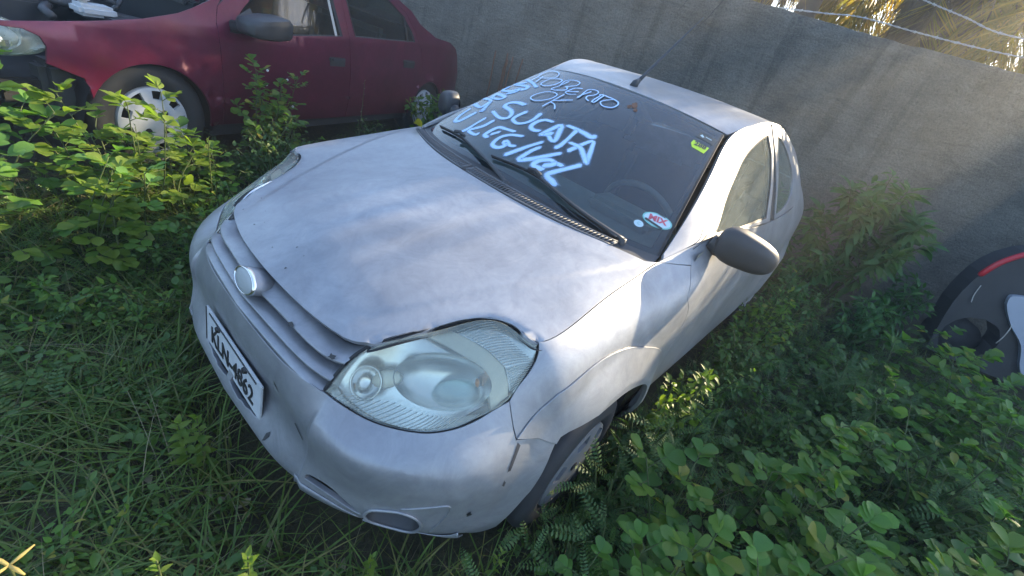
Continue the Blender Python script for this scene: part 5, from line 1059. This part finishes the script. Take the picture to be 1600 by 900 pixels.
herbfield(700, -2.6, .55, 1.0, 2.7, .06, .26, .030, .055, ROUND, M['leafdk'], lambda x, y: .2 + .8 * sstep((y - 1.15) / .5), 'low layer of round dark leaves under the weed patch on the right', 'round_leaf_cover', 8)
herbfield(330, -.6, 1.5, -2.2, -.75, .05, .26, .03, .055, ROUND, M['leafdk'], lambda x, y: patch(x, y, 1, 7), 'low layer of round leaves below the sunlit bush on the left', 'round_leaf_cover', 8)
x, y = scatter(2600, -3.4, 1.7, -2.6, 2.8); n = len(x)
many('leaf_litter', OVATE, np.stack([x, y, gz(x, y) + rng.uniform(.005, .05, n)], 1), rframes(n, rng.uniform(0, 6.28, n), rng.normal(size=n) * .3, rng.normal(size=n) * .6), rng.uniform(.02, .05, n), M['straw'], 'dry brown fallen leaves lying in the grass', 'leaf litter')
# --- round-leaved weed patch at right (individual plants)
cnt = 0; tries = 0
while cnt < 100 and tries < 4000:
    tries += 1; x = rng.uniform(-2.5, .25); y = rng.uniform(1.05, 2.75)
    if y < 1.22 - .30 * (x + .1) * (x < .1) - .25 * (x > -.3): continue
    if y > 2.6 + .1 * x and x > -1.2: continue
    near = x > -1.5; cnt += 1; h = rng.uniform(.30, .55) * (1.1 if near else 1.0)
    senna((x, y), h, int(rng.integers(6, 9)), rng.uniform(.044, .064) if near else rng.uniform(.046, .062), 'round-leaved green weed in the dense patch at the right of the silver car', 'round-leaved weeds at the right', rng.normal(size=2) * .08, individual=True, reach=1.2, leafmat_='fresh' if rng.random() < .3 else 'leaf')
for k in range(18):
    senna((rng.uniform(-3.2, -2.3), rng.uniform(1.75, 2.65)), rng.uniform(.36, .56), 7, rng.uniform(.062, .08), 'round-leaved green weed growing in front of the wrecked car at the right edge', 'round-leaved weeds before the wreck', rng.normal(size=2) * .08, reach=1.2)
# --- sunlit bush at left
cnt = 0
while cnt < 24:
    x = rng.uniform(.45, 1.15); y = rng.uniform(-2.15, -1.05)
    if blocked(x, y, .05): continue
    cnt += 1; senna((x, y), rng.uniform(.34, .58) if y > -1.6 or x > .8 else rng.uniform(.22, .36), 8, rng.uniform(.050, .066), 'round-leaved weed in the sunlit yellow-green clump at the left edge', 'sunlit weeds at the left', rng.normal(size=2) * .08, reach=1.2, leafmat_='lime' if y > -1.6 and rng.random() < .6 else 'fresh')  # lime leaves mixed in, sunlight on the clump put into their colour
# weeds in front of the maroon car
for (x, y, h, sz, lab) in ((.30, -1.66, .34, .05, 'round-leaved weed hiding the lower part of the silver wheel cover of the maroon car'), (.20, -1.62, .28, .045, 'low round-leaved weed just right of the maroon car front wheel'), (.0, -1.88, .66, .045, 'tall round-leaved weed standing before the maroon front door'), (-.25, -1.98, .60, .040, 'bushy weed with tiny white flowers before the maroon front door')):
    r_ = senna((x, y), h, 18, sz, lab, None, rng.normal(size=2) * .06, reach=1.3, name='tall_weed')
    if 'flowers' in lab:
        for q in range(5):
            p = np.array([rng.normal() * .08, rng.normal() * .08, h * (.6 + .45 * rng.random())]); bm = bmesh.new(); bmesh.ops.create_icosphere(bm, subdivisions=1, radius=.009, matrix=Matrix.Translation(p)); bm_obj('flower', bm, M['white_flower'], r_)
def bush(pos, rx, ry, h, n, size, tset, material, label, name, cat, group=None, nstem=8, indiv=False, tn='ovate', droop=-.2):
    pos = np.array([pos[0], pos[1], float(gz(pos[0], pos[1]))]); r_ = tag(empty(name, tuple(pos)), label, cat, group); st = Acc(); tips = []
    for i in range(nstem):
        a = i * 2.4 + rng.random(); rr = math.sqrt((i + .5) / nstem); tip = np.array([math.cos(a) * rx * rr, math.sin(a) * ry * rr, h * (1 - .45 * rr * rr) * (.85 + .2 * rng.random())]); pts = catmull([np.array([math.cos(a), math.sin(a), 0]) * .03, tip * [.45, .45, .55] + rng.normal(size=3) * .02, tip], 6); V, F = tube(pts, np.linspace(.008, .0025, len(pts)), 5); st.add(V, F); tips.append(pts)
    st.obj('stem', M['stem'], r_); tri = TriAcc()
    for i in range(n):
        pts = tips[rng.integers(nstem)]; q = len(pts) - 1 - abs(rng.normal()) * len(pts) * .30; q = min(max(q, 1), len(pts) - 1.001); j = int(q); p = pts[j] + (pts[j + 1] - pts[j]) * (q - j) if j + 1 < len(pts) else pts[-1]
        a = rng.random() * 6.28; e = droop + rng.normal() * .45 + (.6 if q > len(pts) - 2 else 0); d = np.array([math.cos(a) * math.cos(e), math.sin(a) * math.cos(e), math.sin(e)]); R = frame(d, (0, 0, 1), rng.normal() * .4); s = size * (.65 + .6 * rng.random()); p = p + d * .012 + rng.normal(size=3) * .008
        if indiv and i < 300: leafobj(tset, tn, int(rng.integers(len(tset))), M[material], r_, R, p, s)
        else: v, f = tset[rng.integers(len(tset))]; tri.add(v * s @ R.T + p, f)
    if tri.n: tag(tri.obj('foliage', M[material], r_), kind='stuff')
    return r_
# shrub beside the wall
bush((-3.68, 1.20), .42, .44, 1.26, 1100, .125, LANCE, 'shrubleaf', 'leafy green shrub with long pointed leaves growing against the grey wall', 'wall_shrub', 'shrub', nstem=16, indiv=True, tn='lance')
bush((-3.35, .98), .25, .22, .55, 260, .09, LANCE, 'shrubleaf', 'smaller pointed-leaf shrub between the silver car mirror and the wall shrub', 'wall_shrub', 'shrub', nstem=8, indiv=False)
bush((-1.86, -2.44), .32, .20, .56, 440, .055, OVATE, 'leaf', 'leafy green bush beside the rear wheel of the maroon car', 'leafy_bush', 'bush', nstem=10)
bush((-.05, -1.60), .30, .28, .30, 420, .030, OVATE, 'feather', 'dense fine-leaved bush between the silver headlight and the maroon door', 'leafy_bush', 'bush', nstem=12)
bush((-.12, -1.88), .22, .14, .60, 260, .05, ROUND, 'leaf', 'broad-leaved bushy weed standing against the maroon front door', 'leafy_bush', 'bush', nstem=9)
bush((-.12, -1.72), .26, .2, .42, 420, .026, OVATE, 'feather', 'fine-leaved bushy weed in front of the broad-leaved one by the maroon door', 'leafy_bush', 'bush', nstem=12)
bush((-1.05, -2.22), .16, .10, .36, 110, .028, OVATE, 'feather', 'wispy grey-green weed before the maroon rear door', 'leafy_bush', 'bush', nstem=5)
bush((-.15, .98), .16, .09, .22, 220, .024, OVATE, 'feather', 'low fine-leaved weed hiding the foot of the front wheel', 'sunny_weed', 'weed', nstem=9)
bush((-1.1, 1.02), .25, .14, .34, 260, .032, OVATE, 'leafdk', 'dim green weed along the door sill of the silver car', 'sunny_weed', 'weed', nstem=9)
for (x_, y_, h_, n_, lab) in ((-.05, .95, .36, 46, 'feathery fern-like weed covering the front wheel of the silver car'), (-.30, .97, .44, 46, 'feathery fern-like weed behind the front wheel of the silver car'), (.12, 1.0, .26, 34, 'low feathery weed at the foot of the bumper corner'), (-.62, 1.05, .40, 40, 'feathery weed in front of the silver car sill')):
    bush((x_, y_), .16, .12, h_, n_, .115, FERN, 'feather', lab, 'feathery_weed', 'weed', nstem=9, droop=.1)
for (x_, y_, rx_, h_, n_, sz_, ts_, tn_, m_, lab) in (
    (.55, -.98, .20, .34, 300, .030, OVATE, 'ovate', 'leafdk', 'dark fine-leaved bush just left of the far headlight'),
    (.78, -.72, .18, .20, 240, .026, OVATE, 'ovate', 'leaf', 'low small-leaved weed left of the grille'),
    (1.0, -.85, .22, .24, 300, .030, OVATE, 'ovate', 'leaf', 'small-leaved weed below the sunlit clump at left'),
    (.32, -1.12, .22, .40, 360, .030, OVATE, 'ovate', 'leaf', 'leafy weed between the far headlight and the maroon wheel'),
    (1.08, -.42, .16, .16, 200, .024, OVATE, 'ovate', 'leafdk', 'low dark weed at the left edge of the grass'),
    (.90, -.30, .14, .14, 160, .022, OVATE, 'ovate', 'leafdk', 'low dark weed in the grass left of the number plate'),
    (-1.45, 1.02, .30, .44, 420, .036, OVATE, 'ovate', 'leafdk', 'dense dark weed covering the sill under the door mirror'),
    (-2.0, 1.02, .28, .50, 380, .040, OVATE, 'ovate', 'leaf', 'leafy weed beside the rear of the silver door'),
    (-2.6, 1.05, .30, .56, 360, .050, LANCE, 'lance', 'shrubleaf', 'pointed-leaf weed by the rear wheel of the silver car'),
    (-3.15, 1.55, .34, .50, 380, .070, LANCE, 'lance', 'shrubleaf', 'pointed-leaf weed in front of the wall shrub'),
    (-3.45, .62, .30, .62, 380, .085, LANCE, 'lance', 'shrubleaf', 'pointed-leaf shrub at the wall behind the silver car tail'),
    (-3.75, 1.72, .26, .55, 300, .080, LANCE, 'lance', 'shrubleaf', 'pointed-leaf weed between the wall shrub and the wreck'),
    (-.55, 1.62, .22, .46, 70, .13, FERN, 'fern', 'feather', 'feathery fern-leaved weed among the round leaves, nearest the bottom edge'),
    (-1.3, 1.95, .24, .50, 70, .13, FERN, 'fern', 'feather', 'feathery fern-leaved weed in the middle of the round-leaved patch'),
    (-1.9, 1.55, .24, .44, 70, .13, FERN, 'fern', 'feather', 'feathery fern-leaved weed at the far side of the round-leaved patch'),
    (1.12, .18, .16, .17, 220, .020, OVATE, 'ovate', 'leaf', 'low small-leaved weed beside the tan seed head'),
    (.98, .22, .14, .13, 160, .020, OVATE, 'ovate', 'leafdk', 'dark low weed right of the tan seed head'),
    (-1.15, 1.35, .30, .26, 300, .030, OVATE, 'ovate', 'leafdk', 'low dark weed in the gap before the round-leaved patch')):
    bush((x_, y_), rx_, rx_ * .8, h_, n_, sz_, ts_, m_, lab, 'leafy_weed', 'weed', nstem=11, tn=tn_)
# single plants in the foreground
def sprig(pos, h, n, size, tset, material, label, name='weed_sprig', lean=(0, 0), tn='ovate', spread=.35, z0=None):
    p0 = np.array([pos[0], pos[1], float(gz(*pos)) if z0 is None else z0]); r_ = tag(empty(name, tuple(p0)), label, 'weed'); pts = catmull([np.zeros(3), np.array([lean[0] * .35, lean[1] * .35, h * .55]), np.array([lean[0], lean[1], h])], 6); V, F = tube(pts, np.linspace(.0035, .0015, len(pts)), 5); mk('stem', V, F, M['stem'], r_)
    for i in range(n):
        t = .25 + .75 * (i + 1) / n; q = t * (len(pts) - 1.001); j = int(q); b = pts[j] + (pts[j + 1] - pts[j]) * (q - j); a = i * 2.4 + rng.normal() * .3; e = spread + .7 * (t > .9) + rng.normal() * .15; d = np.array([math.cos(a) * math.cos(e), math.sin(a) * math.cos(e), math.sin(e)]); leafobj(tset, tn, int(rng.integers(len(tset))), M[material], r_, frame(d), b, size * (1.15 - .5 * t) * (.85 + .3 * rng.random()))
    return r_
senna((.10, 1.15), .38, 9, .046, 'fresh green round-leaved sprout at the bottom, right of the front wheel', None, (.02, -.02), name='young_sprout', reach=1.15, leafmat_='fresh')
senna((.22, 1.05), .30, 6, .038, 'small round-leaved sprout left of the larger one at the bottom edge', None, (.0, .0), name='young_sprout', reach=1.1, leafmat_='fresh')
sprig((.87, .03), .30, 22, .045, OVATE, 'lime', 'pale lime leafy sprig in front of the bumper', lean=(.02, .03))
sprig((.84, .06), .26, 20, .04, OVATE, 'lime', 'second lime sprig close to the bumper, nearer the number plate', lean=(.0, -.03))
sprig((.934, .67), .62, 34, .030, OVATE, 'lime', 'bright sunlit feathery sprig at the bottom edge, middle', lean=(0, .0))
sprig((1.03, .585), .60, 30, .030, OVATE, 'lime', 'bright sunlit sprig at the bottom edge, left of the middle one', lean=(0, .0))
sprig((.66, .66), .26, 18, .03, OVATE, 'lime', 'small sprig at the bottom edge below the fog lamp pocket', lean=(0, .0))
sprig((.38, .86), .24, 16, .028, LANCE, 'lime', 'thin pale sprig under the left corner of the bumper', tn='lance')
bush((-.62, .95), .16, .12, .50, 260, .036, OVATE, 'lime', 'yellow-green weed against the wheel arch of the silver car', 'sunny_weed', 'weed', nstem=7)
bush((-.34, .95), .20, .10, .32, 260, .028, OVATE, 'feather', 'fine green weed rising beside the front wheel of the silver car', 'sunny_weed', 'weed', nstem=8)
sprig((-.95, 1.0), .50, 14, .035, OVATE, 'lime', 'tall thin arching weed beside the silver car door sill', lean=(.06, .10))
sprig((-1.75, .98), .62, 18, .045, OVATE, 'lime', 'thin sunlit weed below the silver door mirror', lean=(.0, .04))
sprig((-2.1, .96), .80, 12, .05, OVATE, 'leaf', 'tall sparse weed behind the silver door mirror', lean=(.0, .03))
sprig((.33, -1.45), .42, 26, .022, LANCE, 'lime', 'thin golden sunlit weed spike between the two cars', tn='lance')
sprig((.60, -1.50), .42, 24, .02, LANCE, 'feather', 'small dark weed spike before the maroon front tyre', tn='lance')
sprig((-1.0, -2.25), .58, 10, .03, LANCE, 'straw', 'dry brown weed stalk before the maroon rear door', tn='lance')
# tan star seed head at lower left
p0 = np.array([1.17, .47, float(gz(1.17, .47))]); r_ = tag(empty('grass_seed_head', tuple(p0)), 'tan star-shaped grass seed head at the lower left corner', 'seed head'); V, F = tube(catmull([(0, 0, 0), (.01, 0, .34), (.0, .01, .60)], 6), .002, 5); mk('stem', V, F, M['stem'], r_)
for i in range(4):
    a = i * 1.6 + .4; d = np.array([math.cos(a), math.sin(a), .1]); V, F = tube([np.array([0, .01, .60]), np.array([0, .01, .60]) + d * .014, np.array([0, .01, .60]) + d * .030], [.0018, .0028, .0012], 6); mk('seed_spike', V, F, M['tan'], r_)
# yellow leaf on the cowl
a = np.linspace(0, 2 * math.pi, 12, endpoint=False); V = [(math.cos(t) * .026 * (1 + .15 * math.sin(3 * t)), math.sin(t) * .020, .007 * math.sin(2 * t)) for t in a] + [(0, 0, .006)]; o = mk('fallen_leaf', V, [(i, (i + 1) % 12, 12) for i in range(12)], M['yellowleaf'], None); o.location = (-.265, -.60, .945); o.rotation_euler = (.5, -.7, .4); tag(o, 'crumpled yellow-green leaf lying on the black cowl at the far corner of the bonnet', 'leaf')

# ------------------------------------------------------------------ palms beyond the wall (they shade the yard; leaflets are dropped to let sun reach chosen spots)
LIT = [((-.34, .75, .86), .23, .2), ((-.66, .77, .93), .22, .2), ((-.62, .64, 1.06), .21, .2), ((-.95, .55, 1.24), .23, .2), ((-1.28, .57, 1.36), .22, .2), ((.84, -1.22, .42), .44, .2), ((.85, -1.45, .48), .38, .2), ((.934, .67, .60), .14, .1), ((1.03, .58, .58), .12, .1), ((1.17, .47, .58), .12, .1),
       ((-4.75, -.35, 2.6), .20, .7), ((-4.9, .25, 2.7), .22, .7), ((-5.1, 1.4, 2.7), .26, .7)]
NBIG = len(LIT)
for a, b, r, k in (((.25, .30, .85), (-.10, .48, .90), .030, 7), ((.34, .34, .82), (.10, .50, .856), .022, 6), ((.12, .20, .885), (-.08, .354, .914), .020, 4), ((-.05, -.10, .921), (-.16, .44, .918), .018, 6), ((-1.05, -.25, 1.36), (-1.35, .50, 1.38), .07, 8), ((-1.5, -.3, 1.40), (-1.75, .45, 1.40), .06, 8), ((-1.15, -.40, 1.36), (-1.25, .2, 1.39), .03, 6),
                   ((.20, -1.90, .93), (-.05, -1.96, .93), .07, 4), ((.42, -1.86, .86), (.30, -1.87, .86), .05, 2), ((-.6, .93, .42), (-.4, .96, .45), .09, 3), ((.33, -1.45, .55), (.33, -1.45, .45), .08, 2), ((-.30, -1.72, .50), (.0, -1.65, .45), .10, 4)):
    for t in np.linspace(0, 1, k): LIT.append((tuple(np.array(a) * (1 - t) + np.array(b) * t + rng.normal(size=3) * .012), r * (.7 + .6 * rng.random()), .3))
LP = np.array([p for p, r, q in LIT]); LR = np.array([r for p, r, q in LIT]); LT = np.array([q for p, r, q in LIT]); SU = np.array(SUN)
def lit_gap(C):
    d = C[:, None] - LP[None]; t = d @ SU; q = np.linalg.norm(d - t[..., None] * SU, axis=2); return ((q < LR[None]) & (t > LT[None])).any(1)
def big_gap(C):
    d = C[:, None] - LP[None, :NBIG]; t = d @ SU; q = np.linalg.norm(d - t[..., None] * SU, axis=2); return ((q < LR[None, :NBIG] * .55) & (t > LT[None, :NBIG])).any()
def frond(acc, base, az, e0, L, n, lw, hang, droop, gap=True):
    m_ = 14; pts = [np.array(base, float)]; e = e0; d = np.array([math.cos(az), math.sin(az)])
    for i in range(m_): pts.append(pts[-1] + np.array([d[0] * math.cos(e), d[1] * math.cos(e), math.sin(e)]) * L / m_); e -= droop / m_ * (1 + i / m_)
    pts = np.array(pts)
    if gap and big_gap(pts[2:]): return None
    T = np.gradient(pts, axis=0); T /= np.linalg.norm(T, axis=1, keepdims=True)
    q = np.linspace(1.2, m_ - .01, n); j = q.astype(int); f = (q - j)[:, None]; B = pts[j] * (1 - f) + pts[np.minimum(j + 1, m_)] * f; TT = T[j]; S = np.cross(TT, [0, 0, 1.]); S /= np.maximum(np.linalg.norm(S, axis=1, keepdims=True), 1e-6)
    ll = L * .42 * np.sin(np.pi * (.12 + .83 * np.linspace(0, 1, n)))
    for s_ in (-1, 1):
        D = TT * .55 + S * s_ * .75 + np.array([0, 0, -hang]) + rng.normal(size=(n, 3)) * .13; D /= np.linalg.norm(D, axis=1, keepdims=True); l_ = (ll * (.8 + .4 * rng.random(n)))[:, None]
        D2 = D + np.array([0, 0, -.55]); D2 /= np.linalg.norm(D2, axis=1, keepdims=True); mid = B + D * l_ * .5; end = mid + D2 * l_ * .5; Wv = np.cross(D, S + [0, 0, .3]); Wv /= np.maximum(np.linalg.norm(Wv, axis=1, keepdims=True), 1e-6); Wv *= lw
        V = np.stack([B - Wv * .5, B + Wv * .5, mid - Wv, mid + Wv, end], 1); C = (mid + B) / 2; k = np.ones(n, bool)
        if gap: k = ~(lit_gap(mid) | lit_gap(end) | lit_gap(B) | lit_gap(C))
        V = V[k]; nn = len(V)
        if nn: acc.add(V.reshape(-1, 3), (np.array([(0, 1, 3), (0, 3, 2), (2, 3, 4)])[None] + (np.arange(nn) * 5)[:, None, None]).reshape(-1, 3))
    return pts
def palm(x, y, zc, nf, L, ndry, label, group='palms beyond the wall', lw=.012, nl=72):
    r_ = tag(empty('palm_tree', (x, y, 0)), label, 'palm', group); O = np.array([x, y, 0.])
    pts = catmull([(0, 0, -.1), (.05, .03, zc * .5), (0, 0, zc)], 10); V, F = tube(pts, np.linspace(.17, .11, len(pts)) * (1 + .06 * (np.arange(len(pts)) % 2)), 12); mk('trunk', V, F, M['bark'], r_)
    for i in range(nf + ndry):
        dry = i >= nf; acc = TriAcc(); az = i * 2.399 + rng.normal() * .15; t = i / nf
        e0 = (1.25 - 1.5 * t) if not dry else -.9 - .5 * rng.random(); Lf = L * (.85 + .3 * rng.random()) * (.62 if dry else 1)
        p = frond(acc, O + [0, 0, zc + .1 - .25 * t * (not dry)], az, e0, Lf, nl, lw * (.8 if dry else 1), .35 if not dry else .2, 1.7 if not dry else .7)
        if p is None or acc.n == 0: continue
        V, F = tube(p - O, np.linspace(.012, .003, len(p)), 5)
        acc.V = [v - O for v in acc.V]; o = acc.obj('frond', M['palmdry'] if dry else M['palmgreen'], r_); mk('frond_rib', V, F, M['palmdry'], o)
    return r_
palm(-5.5, .42, 3.15, 22, 1.45, 16, 'palm with drooping green fronds behind the wall top, left of the brown one', None, lw=.009, nl=60)
palm(-6.0, -.75, 3.35, 20, 1.5, 0, 'sparse palm with thin drooping fronds at the left end of the palm row', None, lw=.008, nl=54)
palm(-5.75, .80, 3.35, 18, 1.7, 40, 'bushy palm with a skirt of dead brown fronds hanging behind the top of the wall', None)
palm(-5.6, 1.75, 3.2, 26, 1.6, 8, 'palm with yellow-green fronds at the far right beyond the wall', None, lw=.010, nl=60)
palm(-6.6, 3.3, 3.9, 28, 2.3, 8, 'palm crown standing beyond the wall further right, outside the wire', None)
palm(-7.4, 1.6, 4.9, 26, 2.3, 8, 'taller palm crown behind the brown-skirted palm', None)
palm(-8.3, 3.4, 5.4, 24, 2.4, 6, 'tallest palm behind the others at the far right', None)
palm(-7.8, .1, 4.6, 26, 2.3, 6, 'tall palm crown behind the leftmost green palm', None)
palm(-6.9, -1.6, 4.2, 28, 2.3, 6, 'tall palm crown at the far left end of the palm row', None)
palm(-9.3, 2.2, 6.3, 28, 2.6, 6, 'highest palm crown rising behind all the others', None)

# ------------------------------------------------------------------ volume added in place of lens glare: thin haze over the yard
bm = bmesh.new(); box_bm(bm, (0, 0, 4.4), (830, 830, 11.2)); hz = bm_obj('glare_haze', bm, None, None, recalc=True)
hm = bpy.data.materials.new('glare_haze_mat'); hm.use_nodes = True; hn = hm.node_tree.nodes; hn.remove(hn['Principled BSDF']); pv = hn.new('ShaderNodeVolumePrincipled'); pv.inputs['Color'].default_value = (.95, .95, .93, 1); pv.inputs['Density'].default_value = .016; pv.inputs['Anisotropy'].default_value = .6
hm.node_tree.links.new(pv.outputs[0], hn['Material Output'].inputs['Volume']); hz.data.materials.clear(); hz.data.materials.append(hm); hz['kind'] = 'stuff'
